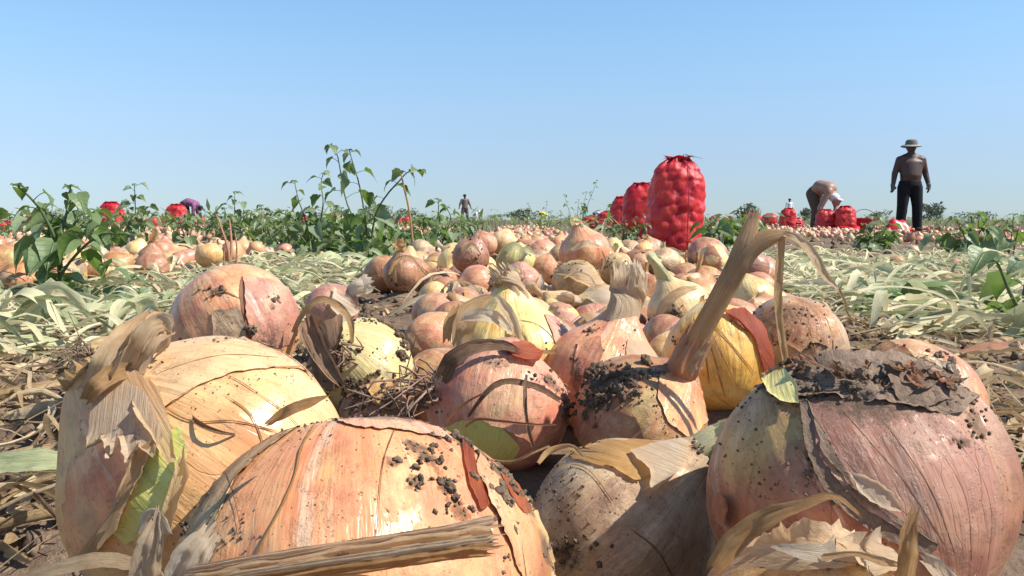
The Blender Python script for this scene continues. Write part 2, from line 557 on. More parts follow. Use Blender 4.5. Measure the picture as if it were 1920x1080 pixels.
M['weed_stem'] = plain('weed_stem', (.10, .135, .05), .6, .3, .3, 30)
M['dry_stem'] = plain('dry_stem', (.42, .31, .15), .7, .3, .3, 40)
# ------------------------------------------------------------------ the onions one can single out
SKINS = ('gold', 'straw_yellow', 'peach', 'pink', 'copper', 'purple', 'dusty', 'flesh', 'raw', 'mauve', 'amber')
# key: (label, photo x, photo y, half width in photo pixels, radius in metres, neck direction, skin, height ratio, neck spec)
V = Vector
HERO = {
 'A': ('huge golden onion with a torn pale skin baring its green flesh', 392, 885, 268, .052, (-.66, -.28, .66), 'gold', .93, None),
 'B': ('big pink and peach onion with crumbs of soil, behind the broad dry stalk', 682, 1112, 352, .058, (.10, -.40, -.90), 'peach', .95, None),
 'C': ('dusty half shaded onion beside the big mauve onion, its cut neck pale', 1166, 1000, 184, .043, (.70, -.05, .70), 'dusty', .95, ('stub', .28, .30, 'neck_green')),
 'D': ('big mauve onion with long dark veins and a muddy root plate on top', 1600, 925, 266, .052, (.30, -.55, -.78), 'purple', .98, None),
 'E': ('orange onion low in front of the mauve onion, wrapped in curled dry skin', 1520, 1192, 200, .032, (-.1, -.5, .86), 'gold', .95, None),
 'F': ('pink onion close behind the mauve onion with shiny peeling skin', 1712, 752, 122, .047, (-.30, .2, -.93), 'pink', .95, None),
 'G': ('peach onion with a greenish belly and a brown dry leaf across it', 935, 765, 131, .042, (.20, .45, .87), 'peach', .9, None),
 'H': ('copper onion with soil on its shoulder and a tall bent dry stalk', 1200, 790, 130, .040, (.66, -.06, .75), 'copper', .92, None),
 'I': ('striped peach onion with a pleated white neck standing upright', 1128, 712, 118, .043, (.30, .05, .95), 'peach', .9, ('pleat', .72, .27, 'paper_white')),
 'J': ('pale yellow onion with a flaring papery neck and torn pale skins', 962, 662, 113, .043, (-.06, .0, 1.0), 'straw_yellow', .86, ('flare', .16, .30, 'paper_white')),
 'K': ('golden ribbed onion with a scrap of red skin behind the bent stalk', 1346, 672, 104, .041, (-.1, .55, .82), 'amber', .98, None),
 'L': ('dusty onion with a muddy crust on top under the hanging dry leaf', 1488, 648, 94, .041, (-.1, .3, -.95), 'dusty', 1.0, None),
 'M': ('large striped onion with pitted wrinkled skin behind the golden one', 441, 612, 126, .046, (.55, -.2, -.8), 'peach', .90, None),
 'N': ('reddish onion with a pale papery side behind the rotting onion', 622, 580, 50, .028, (.75, -.2, .6), 'pink', .95, ('stub', .5, .5, 'paper_white')),
 'O': ('rotting onion with bare yellow flesh and dark roots', 682, 690, 98, .042, (-.5, -.35, .6), 'raw', .95, None),
 'P': ('small soil crusted onion wedged behind the big pink onion', 700, 775, 64, .026, (.5, .2, -.8), 'copper', .95, None),
 'Q': ('small brown onion with spiky roots left of the golden onion', 196, 690, 58, .026, (.75, .2, -.55), 'dusty', 1.0, None),
 'S': ('reddish onion hidden behind the curled neck skin of the golden onion', 286, 642, 56, .031, (.1, .3, .9), 'pink', .9, None),
 'T': ('pale onion with a bitten off white neck lying before the muddy topped onion', 1128, 578, 46, .038, (-.85, -.35, .25), 'dusty', .95, ('stub', .55, .4, 'paper_white')),
 'U': ('red skinned onion peeking out behind the white pleated neck', 1205, 590, 30, .028, (.2, .2, .9), 'copper', .95, None),
 'W': ('peach onion under a loose dry flap between the white neck and the bent stalk', 1246, 652, 52, .036, (.1, .3, .9), 'peach', .9, ('flare', .35, .4, 'paper')),
 'X': ('shiny yellow onion with a tall greenish neck', 1272, 580, 58, .039, (-.45, .0, .9), 'straw_yellow', .9, ('tall', .8, .30, 'neck_green')),
 'Y': ('clean straw yellow onion partly behind the bent stalk', 1408, 562, 46, .038, (-.2, .3, .9), 'straw_yellow', .95, None),
 'Z': ('onion cut by the edge of the field of view with pale loose skin', 1962, 730, 66, .038, (-.4, -.3, .8), 'straw_yellow', .95, ('stub', .4, .4, 'paper_white')),
 'a': ('brown onion wrapped in dry leaf strips, standing alone on bare soil', 757, 513, 37, .040, (-.1, -.2, .95), 'copper', 1.0, ('stub', .35, .4, 'paper_tan')),
 'b': ('small dark copper onion on the soil with a cream base', 824, 538, 28, .031, (.1, .4, -.85), 'copper', 1.0, None),
 'c': ('shiny peach onion with a torn pale neck lying on its side', 896, 531, 36, .036, (-.85, -.4, -.1), 'peach', .95, ('stub', .5, .42, 'neck_green')),
 'd': ('onion half lime green and half red under a split skin', 976, 534, 42, .038, (.0, -.2, 1), 'pink', .95, None),
 'e': ('muddy topped pale onion with a torn skin across its front', 1081, 530, 46, .041, (.1, .2, -.97), 'dusty', .95, None),
 'f': ('small pink onion beside a white sliver of skin', 1021, 507, 28, .031, (.2, .3, .9), 'pink', 1.0, None),
 'g': ('brown onion with a bright spot right of the muddy topped onion', 1156, 507, 35, .036, (.5, .3, .7), 'dusty', .9, None),
 'h': ('large onion resting on top of others with a thick cream neck', 1096, 472, 47, .044, (-.25, -.1, .95), 'peach', .86, ('stub', .16, .36, 'neck_green')),
 'i': ('dark red brown onion with wrinkled skin left of the pale green skins', 882, 481, 36, .040, (.4, -.2, .8), 'copper', .95, None),
 'j': ('shaded pinkish onion highest in its heap behind the lone onion', 906, 459, 27, .037, (-.3, .3, .9), 'pink', .9, None),
 'k': ('pale gold onion next to the shaded pinkish onion', 944, 456, 26, .037, (.3, .2, .9), 'straw_yellow', .95, None),
 'l': ('onion covered by loose pale green skins in the middle of the heap', 968, 490, 36, .040, (.1, -.2, 1), 'flesh', .9, None),
 'm': ('light onion with a brown veil of skin under the pale green skins', 905, 505, 27, .033, (-.5, -.3, .6), 'straw_yellow', .95, None),
 'n': ('round orange onion left of the onion with the cream neck', 1050, 462, 21, .038, (.1, .2, .9), 'pink', .95, None),
 'o': ('small yellow speckled onion right of the onion with the cream neck', 1150, 468, 21, .036, (.2, .2, .9), 'straw_yellow', .95, None),
 'p': ('small gold onion at the foot of the tallest red sack', 1207, 474, 20, .035, (.2, .2, .9), 'gold', .95, ('stub', .4, .35, 'paper_tan')),
 'q': ('gold onion with a green neck below the tallest red sack', 1262, 500, 24, .034, (-.5, -.2, .8), 'gold', .95, ('tall', .9, .3, 'neck_green')),
 'r': ('lone dark red onion lying in wilted leaves with a pale neck', 1789, 503, 18, .034, (.8, -.2, -.1), 'copper', 1.0, ('stub', .8, .4, 'paper_tan')),
 's': ('small whitish pink onion half buried in wilted leaves', 1682, 493, 13, .025, (-.6, .2, .6), 'pink', 1.0, None),
 't': ('reddish onion in the left row nearest the leafy weed stem', 36, 531, 37, .042, (.3, .2, .9), 'pink', .9, ('stub', .4, .35, 'paper_tan')),
 'u': ('pale onion with tawny shoulders behind the stem of the tall left weed', 152, 498, 31, .043, (-.4, .0, .9), 'straw_yellow', .9, None),
 'v': ('peach onion just left of the tall left weed stem', 88, 496, 31, .043, (.2, .2, .9), 'pink', .95, None),
 'w': ('bright yellow onion among reddish ones in the left row', 258, 472, 23, .042, (.3, -.1, .9), 'straw_yellow', .95, ('stub', .4, .35, 'neck_green')),
 'x': ('glossy gold onion beside the bare dry twigs', 392, 478, 26, .042, (.3, .1, -.9), 'gold', .9, None),
}
HPOS = {}
for k, h in HERO.items():
    d = FPX * h[4] / h[3]
    HPOS[k] = (P(h[1], h[2], d), h[4])
_hp = np.array([[p.x, p.y, p.z - r * .90, r] for p, r in HPOS.values()])


def ground(x, y):
    x = np.asarray(x, float); y = np.asarray(y, float)
    far = sstep(1.5, 9, y)
    h = -.05 * sstep(1.8, 6.5, y)
    h = h + .030 * (fbm(x * 6, y * 6, 3, 3) - .5) * (1 - .4 * far) + .016 * (fbm(x * 28, y * 28, 3, 9) - .5) * (1 - far)
    h = h + .05 * (fbm(x * .8, y * .8, 3, 21) - .5) * far
    near = (y < 6) & (y > -.5)
    if np.any(near):
        xs, ys = x[near], y[near]
        W = np.zeros_like(xs); Z = np.zeros_like(xs)
        hb = h[near]
        for hx, hy, hz, hr in _hp:
            w = np.exp(-((xs - hx) ** 2 + (ys - hy) ** 2) / (2 * (hr * .8) ** 2))
            W += w; Z += w * hz
        k = np.clip(W, 0, 1)
        h = h.copy()
        h[near] = hb * (1 - k) + (Z / np.maximum(W, 1e-6) + .004) * k
    return h


def gz(x, y):
    return float(ground(np.array([x]), np.array([y]))[0])


def on_ground(px, py):
    d = ray(px, py)
    t = .3
    while t < 60:
        p = CAM + d * t
        if p.z <= gz(p.x, p.y):
            return p
        t *= 1.01
    return p


# ------------------------------------------------------------------ ground
def build_ground():
    ys = np.concatenate([np.linspace(-3, .12, 40)[:-1], np.geomspace(.12, 9, 620), np.geomspace(9, 5000, 130)[1:]])
    s = np.linspace(-1.75, 1.75, 330)
    s = s * (.6 + .4 * np.abs(s) / 1.75)
    Y, S_ = np.meshgrid(ys, s, indexing='ij')
    X = S_ * (np.maximum(Y, 0) + .55)
    Z = ground(X.ravel(), Y.ravel()).reshape(X.shape)
    mb = MB()
    mb.grid(np.stack([X, Y, Z], -1))
    o = obj('ground', mb.mesh('ground', M['soil']))
    tag(o, kind='structure')


build_ground()


# ------------------------------------------------------------------ bulbs
def bulb_shape(n, m, hr=.92, seed=0, neck=.13, tip=.30, lump=.038):
    """unit onion: neck towards +z"""
    r = np.random.default_rng(seed)
    ph = np.linspace(-PI / 2, PI / 2, n)
    th = np.linspace(0, 2 * PI, m, endpoint=False)
    k = sstep(math.radians(38), PI / 2, ph)
    rad = np.sqrt(np.cos(ph) ** 2 + (neck * k) ** 2) * (1 - .10 * k * (1 - k))
    z = hr * np.sin(ph) + tip * k ** 2.2
    z = z + .07 * sstep(-math.radians(58), -PI / 2, ph)
    a1, a2, a3 = r.random(3) * 6
    lob = 1 + lump * (np.cos(2 * th + a1) + .7 * np.cos(3 * th + a2) + .35 * np.cos(7 * th + a3) + .10 * np.cos(16 * th + a1 * 3) + .08 * np.cos(23 * th + a2 * 5))
    rr = rad[:, None] * (1 + (lob - 1)[None, :] * np.cos(ph)[:, None])
    X, Y_ = np.cos(th)[None, :] * np.ones((n, 1)), np.sin(th)[None, :] * np.ones((n, 1))
    wob = 1 + .06 * (fbm(X * 1.3 + seed * 3.1 + z[:, None], Y_ * 1.3 + z[:, None] * .7 + 9, 3, seed) - .5)
    A = np.stack([rr * X * wob, rr * Y_ * wob, z[:, None] * np.ones((1, m))], -1)
    return A


def bulb_mb(*a, **k):
    mb = MB()
    A = bulb_shape(*a, **k)
    mb.grid(A, closed=True)
    mb.add(A[-1], [tuple(range(A.shape[1]))])
    return mb


def axis_rot(ax, spin=0.0):
    return V(ax).normalized().to_track_quat('Z', 'Y').to_matrix().to_4x4() @ Matrix.Rotation(spin, 4, 'Z')


class Onion:
    def __init__(s, key):
        lab, px, py, rp, R, ax, mt, hr, nk = HERO[key]
        s.key, s.R, s.px, s.py, s.rp = key, R, px, py, rp
        s.smears = []
        s.c = HPOS[key][0]
        s.d = FPX * R / rp
        s.base = V((s.c.x, s.c.y, s.c.z - R * .9))
        s.root = thing('onion', s.base, lab, 'onion', 'onions lifted and left in rows')
        big = rp > 90
        n, m = (80, 128) if big else (40, 64)
        if nk:
            sh = bulb_shape(n, m, hr, hash_key(key), .15, .34)
        else:
            sh = bulb_shape(n, m, hr, hash_key(key), .06 if ax[2] < 0 else .09, .16)
        mb = MB(); mb.grid(sh, closed=True); mb.add(sh[-1], [tuple(range(m))])
        s.b = obj('bulb', mb.mesh('bulb', M[mt]), s.root)
        s.ml = Matrix.Translation(s.c - s.base) @ axis_rot(ax, hash_key(key) * 1.7) @ Matrix.Scale(R, 4)
        s.b.matrix_local = s.ml
        W = Matrix.Translation(s.base) @ s.ml
        s.W = W
        vs = [W @ V(p) for p in np.concatenate(mb.v)]
        s.bvh = BVHTree.FromPolygons(vs, mb.f)
        s.ax = V(ax).normalized()
        s.top = W @ V((0, 0, sh[-1, 0, 2]))
        s.hr = hr
        if nk:
            s.neck(*nk)
        elif ax[2] > 0:
            s.neck('stub', .10, .16, 'paper_tan')

    def part(s, name, mb, m, smooth=True, kind=None):
        o = obj(name, mb.mesh(name, M[m] if isinstance(m, str) else m, smooth, s.base), s.root)
        if kind: o['kind'] = kind
        return o

    def neck(s, style, L, w, m):
        """a dried neck growing out of the bulb's point"""
        R, ax = s.R, s.ax
        mb = MB()
        side = V((rnd.uniform(-1, 1), rnd.uniform(-1, 1), 0)) * .12
        p0 = s.top - ax * R * .30
        pts = [p0, p0 + ax * R * (.2 + L * .35), p0 + (ax + side).normalized() * R * (.2 + L * .7), p0 + (ax + side * 2).normalized() * R * (.2 + L)]
        sd = hash_key(s.key)
        if style == 'pleat':
            tube(mb, pts, [R * .36, R * w * 1.0, R * w * .80, R * w * .95, R * w * .85], 30, 110, pleats=27, pamp=.045, ragged=.30, seed=sd, flat=.6)
            tube(mb, pts[:3], [R * .38, R * w * 1.12, R * w * 1.05], 14, 110, pleats=23, pamp=.055, ragged=.5, seed=sd + 1, flat=.68)
        elif style == 'flare':
            tube(mb, pts, [R * .36, R * w * .72, R * w * .75, R * w * 1.1], 18, 72, pleats=17, pamp=.07, ragged=.5, seed=sd, flat=.6)
            tube(mb, pts[:3], [R * .38, R * w * .9, R * w * 1.1], 12, 72, pleats=15, pamp=.07, ragged=.5, seed=sd + 1, flat=.7)
        elif style == 'tall':
            tube(mb, pts, [R * .36, R * w, R * w * .9, R * w * .9, R * w], 20, 36, pleats=8, pamp=.08, ragged=.4, seed=sd, flat=.6)
        else:
            tube(mb, pts, [R * .30, R * w * .8, R * w * .8, R * w], 9, 28, pleats=7, pamp=.10, ragged=.4, seed=sd, flat=.75)
        s.part('neck', mb, m)

    def hit(s, px, py, off=0.0):
        d = ray(px, py).normalized()
        p, n, i, t = s.bvh.ray_cast(CAM, d)
        if p is None:
            p, n, i, t = s.bvh.find_nearest(P(px, py, s.d))
        if n.dot(p - s.c) < 0:
            n = -n
        return p + n * off, n

    def patch(s, name, poly, m, off=.0012, curl=.0, jag=2.0, grain=90, rings=9, curl_side=None, wrinkle=0.0, ns=None, seed=0, kind=None):
        """a separate layer of skin lying on the bulb, its torn edge given as a star-shaped outline in photo pixels"""
        r = np.random.default_rng(seed + 3)
        if name == 'skin_layer':
            off *= .45; curl *= .55
        q = np.array(poly + [poly[0]], float)
        seg = np.linalg.norm(np.diff(q, axis=0), axis=1)
        cum = np.concatenate([[0], np.cumsum(seg)])
        ns = ns or int(max(24, min(110, cum[-1] / 7)))
        tt = np.linspace(0, cum[-1], ns, endpoint=False)
        b = np.stack([np.interp(tt, cum, q[:, 0]), np.interp(tt, cum, q[:, 1])], -1)
        tn = np.stack([tt / 16.0 + seed * 7.7, tt * 0 + 3.3], -1)
        b = b + jag * 2.6 * np.stack([fbm(tn[:, 0], tn[:, 1], 4, seed) - .5, fbm(tn[:, 0] + 40, tn[:, 1], 4, seed) - .5], -1)
        cen = b.mean(0)
        A = np.zeros((rings, ns, 3)); U = np.zeros((rings, ns, 2))
        ca, sa = math.cos(math.radians(grain)), math.sin(math.radians(grain))
        for i in range(rings):
            f = 1 - (1 - i / (rings - 1)) ** 1.0 if rings > 1 else 1
            f = max(f, .02)
            for j in range(ns):
                x, y = cen + (b[j] - cen) * f
                e = max(0.0, (f - .62) / .38) ** 2
                cw = 1.0
                if curl_side is not None:
                    dv = (b[j] - cen); cw = max(0.0, (dv[0] * curl_side[0] + dv[1] * curl_side[1]) / (np.linalg.norm(dv) + 1e-6))
                wr = wrinkle * 4 * (float(fbm(np.array([(x * ca + y * sa) * .035 + seed]), np.array([(-x * sa + y * ca) * .09]), 3, seed)[0]) - .42) if wrinkle else 0
                p, n = s.hit(x, y)
                A[i, j] = p + n * (off + curl * e * cw * (.6 + .8 * r.random() * (f > .9)) + wr)
                U[i, j] = ((-x * sa + y * ca) / 110.0, (x * ca + y * sa) / 110.0)
        mb = MB()
        mb.grid(A, U, closed=True)
        mb.add(A[0], [tuple(range(ns))], U[0])
        if m in SKINS:                                   # same skin shader as a bulb: keep the bulb's own unit space
            inv = s.W.inverted()
            mb.v = [np.array([inv @ V(p) for p in a]) for a in mb.v]
            o = obj(name, mb.mesh(name, M[m]), s.root)
            o.matrix_local = s.ml
            return o
        return s.part(name, mb, m, kind=kind)

    def vein(s, path, wpx, m='paper_tan', off=.0006, name='torn_edge'):
        """a raised split or fold running over the bulb"""
        pts = smooth_path(path, max(8, len(path) * 7))
        mb = MB()
        q = []
        for x, y in pts:
            p, n = s.hit(x, y, off)
            q.append((p, n))
        w = wpx / FPX * s.d * .34
        A = np.zeros((len(q), 5, 3))
        for i, (p, n) in enumerate(q):
            a = q[max(0, i - 1)][0]; c = q[min(len(q) - 1, i + 1)][0]
            sd = (c - a).cross(n)
            sd.normalize()
            wi = w * (.55 + .9 * vn1(i * .45, s.rp)) * min(1, .25 + i * .3, .25 + (len(q) - 1 - i) * .3)
            for j, (sx, hz) in enumerate(((-1, -.3), (-.5, .12), (0, .28), (.5, .12), (1, -.3))):
                A[i, j] = p + sd * wi * sx + n * wi * hz
        mb.grid(A)
        return s.part(name, mb, m)

    def dirt(s, spots):
        """clods stuck to the skin: (px, py, spread x, spread y, count, clod size in px)"""
        mb = MB()
        for px, py, sx, sy, n, sz in spots:
            s.smears.append((s.hit(px, py)[0], max(sx, 8) / FPX * s.d, max(sy, 8) / FPX * s.d, min(1.0, n * sz * sz * .9 / (sx * sy + 60.0))))
            for _ in range(int(n * 1.7)):
                x, y = px + rng.normal() * sx * .5, py + rng.normal() * sy * .5
                p, nn = s.hit(x, y)
                r = .82 * sz / FPX * s.d * (.12 + .95 * rng.random() ** 3)
                clod(mb, p + nn * r * .3, r, 0.0, r * FPX / s.d)
        o = s.part('soil_crust', mb, 'clod', True, 'stuff')
        return o

    def stain(s):
        """soil rubbed into the skin round the clods"""
        for o in s.root.children:
            me = o.data
            if me.materials[0] not in [M[k] for k in SKINS if k != 'raw'] or not s.smears: continue
            W = np.array(s.W)
            v = np.zeros(len(me.vertices) * 3); me.vertices.foreach_get('co', v)
            v = v.reshape(-1, 3) @ W[:3, :3].T + W[:3, 3]
            t = np.zeros(len(v))
            for p, a, b, k in s.smears:
                dl = v - np.array(p)
                dx = dl[:, 0] / a; dz = np.hypot(dl[:, 1], dl[:, 2]) / max(b, a * .5)
                t = np.maximum(t, (.1 + .9 * k) * np.exp(-.5 * (dx * dx + dz * dz) / .30))
            me.attributes['tint'].data.foreach_set('value', t.astype(np.float32))

    def roots(s, px, py, n, L, spread=.9, out=None, m='root'):
        mb = MB()
        p, nn = s.hit(px, py)
        d0 = V(out).normalized() if out else nn
        for k in range(n):
            v = (d0 + V(rng.normal(size=3)) * spread * .5).normalized()
            l = L * (.4 + .8 * rng.random())
            a = p + V(rng.normal(size=3)) * s.R * .10
            pts = [a, a + v * l * .4 + V(rng.normal(size=3)) * l * .12, a + v * l * .75 + V(rng.normal(size=3)) * l * .2 - V((0, 0, l * .1)), a + v * l + V(rng.normal(size=3)) * l * .3 - V((0, 0, l * .25))]
            w = s.R * .020 * (.6 + .7 * rng.random())
            tube(mb, pts, [w, w * .8, w * .5], 7, 4)
        s.part('roots', mb, m, True, 'stuff')

    def strip(s, name, pts, w, m, **kw):
        """pts: (px, py, metres ahead)"""
        mb = MB()
        ribbon(mb, [P(*p) for p in pts], w, **kw)
        return s.part(name, mb, m)


def hash_key(k):
    return ord(k) % 97


def vn1(x, y, s=4):
    return float(vnoise(np.array([x]), np.array([y]), s)[0])


O = {k: Onion(k) for k in HERO}
# ------------------------------------------------------------------ layers, tears, soil and stalks of the near onions
def S(o, name, pts, wpx, m, **kw):
    """strip part of onion o; pts (px, py, metres ahead), half widths in px"""
    d = sum(p[2] for p in pts) / len(pts)
    return o.strip(name, pts, [w / FPX * d for w in wpx], m, **kw)


A = O['A']
A.patch('skin_layer', [(262, 725), (300, 690), (380, 655), (470, 632), (560, 655), (600, 690), (520, 690), (440, 700), (360, 730), (300, 770)], 'gold', .0012, .0006, 3, 20, seed=1)
A.patch('skin_layer', [(188, 730), (232, 712), (285, 762), (300, 822), (272, 880), (236, 965), (176, 1040), (132, 1040), (122, 950), (138, 840), (160, 770)], 'peach', .0016, .0022, 5, 100, curl_side=(1, .3), seed=2)
A.patch('bare_flesh', [(296, 812), (340, 800), (352, 850), (336, 930), (300, 985), (236, 1020), (212, 1000), (262, 900)], 'flesh', .0005, 0, 3, 100, seed=3)
A.patch('loose_skin', [(222, 690), (262, 705), (306, 735), (326, 800), (338, 868), (322, 872), (288, 812), (254, 752), (226, 716)], 'paper', .0030, .0035, 2.5, 60, curl_side=(-.6, .8), seed=4)
A.patch('loose_skin', [(338, 870), (352, 838), (360, 890), (336, 960), (318, 1010), (292, 1030), (300, 975), (326, 920)], 'paper', .0022, .002, 3, 100, seed=5)
A.patch('loose_skin', [(300, 830), (288, 872), (262, 920), (240, 975), (190, 1030), (150, 1062), (164, 1030), (214, 965), (244, 900), (270, 850)], 'paper', .0032, .003, 3, 115, curl_side=(1, 0), seed=6)
A.patch('loose_skin', [(192, 742), (236, 714), (286, 752), (316, 822), (300, 862), (276, 838), (262, 872), (244, 826), (226, 868), (208, 818), (188, 846), (180, 790)], 'paper_white', .0035, .0030, 5, 95, curl_side=(0, 1), seed=7)
for k, (path, w) in enumerate((([(300, 760), (360, 790), (440, 790), (520, 810)], 3), ([(262, 720), (330, 690), (420, 668), (520, 672)], 4), ([(420, 740), (470, 780), (500, 850)], 3), ([(230, 760), (200, 840), (170, 920), (160, 1000)], 3), ([(420, 700), (470, 730), (540, 780), (570, 820)], 2))):
    A.vein(path, w, 'paper_gold')
S(A, 'neck_skin', [(168, 742, .292), (196, 700, .286), (226, 648, .290), (254, 612, .300), (280, 584, .306)], [22, 30, 30, 24, 5], 'paper', n=22, k=11, curl=.9, twist=.5, up=(0, -1, .3), pleat=.10, ragged=.4, seed=1)
S(A, 'neck_skin', [(232, 700, .296), (258, 648, .290), (286, 612, .292), (312, 606, .296), (314, 640, .298), (290, 668, .300)], [26, 26, 20, 22, 20, 10], 'paper', n=24, k=11, curl=1.0, twist=-.6, up=(0, -1, .3), pleat=.12, ragged=.5, seed=2)
S(A, 'neck_skin', [(160, 752, .285), (182, 726, .280), (212, 704, .285), (250, 690, .293)], [12, 20, 24, 14], 'paper_tan', n=14, k=9, curl=1.1, up=(0, -1, .1), pleat=.1, ragged=.5, seed=3)
S(A, 'neck_skin', [(262, 704, .294), (276, 668, .289), (290, 640, .290), (316, 622, .296)], [10, 14, 12, 14], 'paper_white', n=14, k=9, curl=.9, up=(0, -1, .1), pleat=.15, ragged=.6, seed=4)
S(A, 'dry_leaf', [(346, 768, .283), (372, 793, .276), (410, 810, .274), (452, 817, .280)], [3, 7, 5, 2], 'paper_brown', n=14, k=5, curl=1.2, up=(0, -1, .4), seed=5)
A.dirt([(300, 690, 60, 18, 30, 4), (470, 640, 140, 12, 60, 4), (420, 700, 120, 40, 60, 2.6), (560, 690, 60, 40, 40, 3), (350, 750, 90, 40, 30, 2.5), (550, 760, 60, 50, 18, 3)])

B = O['B']
B.patch('skin_layer', [(328, 985), (368, 905), (440, 836), (520, 780), (600, 756), (570, 792), (500, 842), (440, 905), (402, 985), (372, 1020)], 'dusty', .0012, .0010, 4, 35, curl_side=(.7, .7), seed=11)
S(B, 'loose_skin', [(500, 796, .235), (540, 772, .230), (580, 756, .232), (616, 742, .236)], [6, 13, 11, 2], 'paper_tan', n=12, k=7, curl=.8, up=(0, -1, .5), ragged=.6, seed=6)
B.vein([(594, 792), (566, 842), (554, 892), (530, 950), (502, 1002), (482, 1046)], 7, 'paper_gold')
B.vein([(742, 800), (718, 868), (708, 960), (704, 1010)], 2.5, 'paper_pink')
B.vein([(420, 870), (440, 930), (455, 1000)], 3, 'paper_pink')
B.patch('torn_skin', [(862, 826), (884, 850), (892, 888), (914, 950), (898, 958), (878, 910), (868, 868)], 'paper_red', .0008, .0004, 2, 80, seed=12)
B.patch('torn_skin', [(934, 888), (968, 912), (992, 962), (978, 966), (952, 930)], 'paper_red', .0008, .0004, 2, 80, seed=13)
B.patch('skin_layer', [(900, 842), (940, 866), (990, 930), (1030, 1020), (1050, 1100), (990, 1110), (950, 1020), (916, 940), (888, 880)], 'pink', .0016, .0016, 5, 75, curl_side=(-1, 0), seed=14)
B.patch('skin_layer', [(610, 772), (700, 768), (800, 788), (850, 826), (800, 818), (720, 806), (650, 800)], 'peach', .0010, .0006, 5, 5, seed=15)
B.dirt([(800, 858, 46, 16, 26, 11), (780, 836, 40, 10, 10, 8), (778, 905, 20, 26, 12, 9), (836, 916, 18, 22, 9, 14), (858, 940, 14, 10, 5, 12), (737, 866, 16, 16, 8, 8), (822, 884, 30, 16, 6, 6),
        (880, 812, 70, 24, 50, 11), (930, 885, 50, 36, 50, 11), (985, 945, 40, 50, 46, 10), (950, 930, 30, 30, 16, 14), (1020, 1030, 40, 60, 50, 8), (960, 1000, 60, 80, 40, 5), (680, 772, 150, 8, 70, 6), (540, 800, 90, 30, 40, 4), (390, 930, 40, 60, 60, 6), (340, 985, 16, 30, 20, 12),
        (640, 830, 220, 70, 60, 2.6), (600, 990, 160, 60, 40, 2.6), (420, 1000, 60, 40, 30, 5), (860, 960, 60, 20, 14, 8)])

Cc = O['C']
Cc.patch('skin_layer', [(1040, 842), (1100, 822), (1200, 826), (1280, 836), (1250, 880), (1190, 906), (1150, 880), (1090, 866)], 'paper_gold', .0012, .002, 4, 15, curl_side=(0, 1), seed=21)
Cc.patch('neck_skin', [(1180, 852), (1240, 836), (1290, 832), (1282, 870), (1240, 916), (1212, 930), (1210, 890)], 'paper_white', .0025, .003, 4, 20, curl_side=(-.3, 1), seed=22)
S(Cc, 'loose_skin', [(1010, 868, .352), (1030, 846, .340), (1070, 838, .336), (1092, 856, .338)], [4, 7, 7, 2], 'paper_tan', n=12, k=7, curl=1.0, up=(0, -1, .4), ragged=.4, seed=8)
Cc.vein([(1180, 990), (1230, 1030), (1260, 1080)], 4, 'paper_tan')
Cc.vein([(1040, 870), (1100, 880), (1150, 940)], 3, 'paper_tan')
Cc.dirt([(1040, 900, 50, 50, 50, 5), (1060, 960, 60, 60, 50, 4), (1060, 1040, 60, 40, 50, 7), (1310, 838, 20, 14, 20, 8), (1120, 900, 100, 60, 40, 2.5)])

D = O['D']
D.patch('skin_layer', [(1512, 752), (1600, 742), (1690, 760), (1780, 790), (1850, 850), (1886, 950), (1872, 1050), (1812, 1110), (1740, 1060), (1690, 996), (1600, 936), (1540, 860)], 'mauve', .0013, .0016, 4, 55, curl_side=(-.7, .5), seed=31)
D.patch('torn_skin', [(1500, 752), (1516, 752), (1544, 850), (1606, 924), (1690, 984), (1760, 1020), (1740, 1040), (1640, 1000), (1560, 940), (1518, 860)], 'crust', .0008, .0006, 4, 50, seed=32)
D.patch('torn_skin', [(1586, 885), (1620, 890), (1670, 920), (1690, 960), (1650, 950), (1608, 918)], 'paper_white', .0016, .0006, 6, 50, seed=38)
D.patch('root_plate', [(1416, 730), (1450, 700), (1520, 676), (1600, 656), (1700, 658), (1780, 690), (1836, 748), (1800, 776), (1740, 772), (1680, 762), (1600, 748), (1530, 744), (1470, 752)], 'crust', .0006, .0005, 7, 20, wrinkle=.0012, seed=33)
D.patch('root_plate', [(1650, 690), (1720, 688), (1780, 716), (1790, 748), (1740, 768), (1680, 756)], 'crust', .0014, .0005, 3, 30, wrinkle=.0010, seed=34)
D.patch('bare_flesh', [(1432, 716), (1478, 700), (1500, 730), (1502, 766), (1470, 762), (1446, 742)], 'raw', .0022, .0004, 2, 70, seed=35)
D.patch('loose_skin', [(1350, 925), (1378, 930), (1384, 955), (1368, 985), (1354, 978), (1346, 955)], 'paper_pink', .0025, .003, 3, 80, curl_side=(1, 0), seed=36)
for k, (path, w) in enumerate((([(1530, 790), (1590, 870), (1660, 930), (1740, 1000)], 3), ([(1570, 760), (1640, 840), (1700, 910), (1770, 1020)], 4), ([(1640, 770), (1700, 850), (1750, 930), (1790, 1040)], 4), ([(1700, 775), (1770, 860), (1810, 940), (1820, 1050)], 3), ([(1770, 800), (1830, 880), (1856, 960), (1850, 1050)], 3), ([(1440, 770), (1420, 850), (1400, 940)], 2), ([(1508, 770), (1512, 830), (1524, 868)], 4))):
    D.vein(path, w * .8, 'paper_pink')
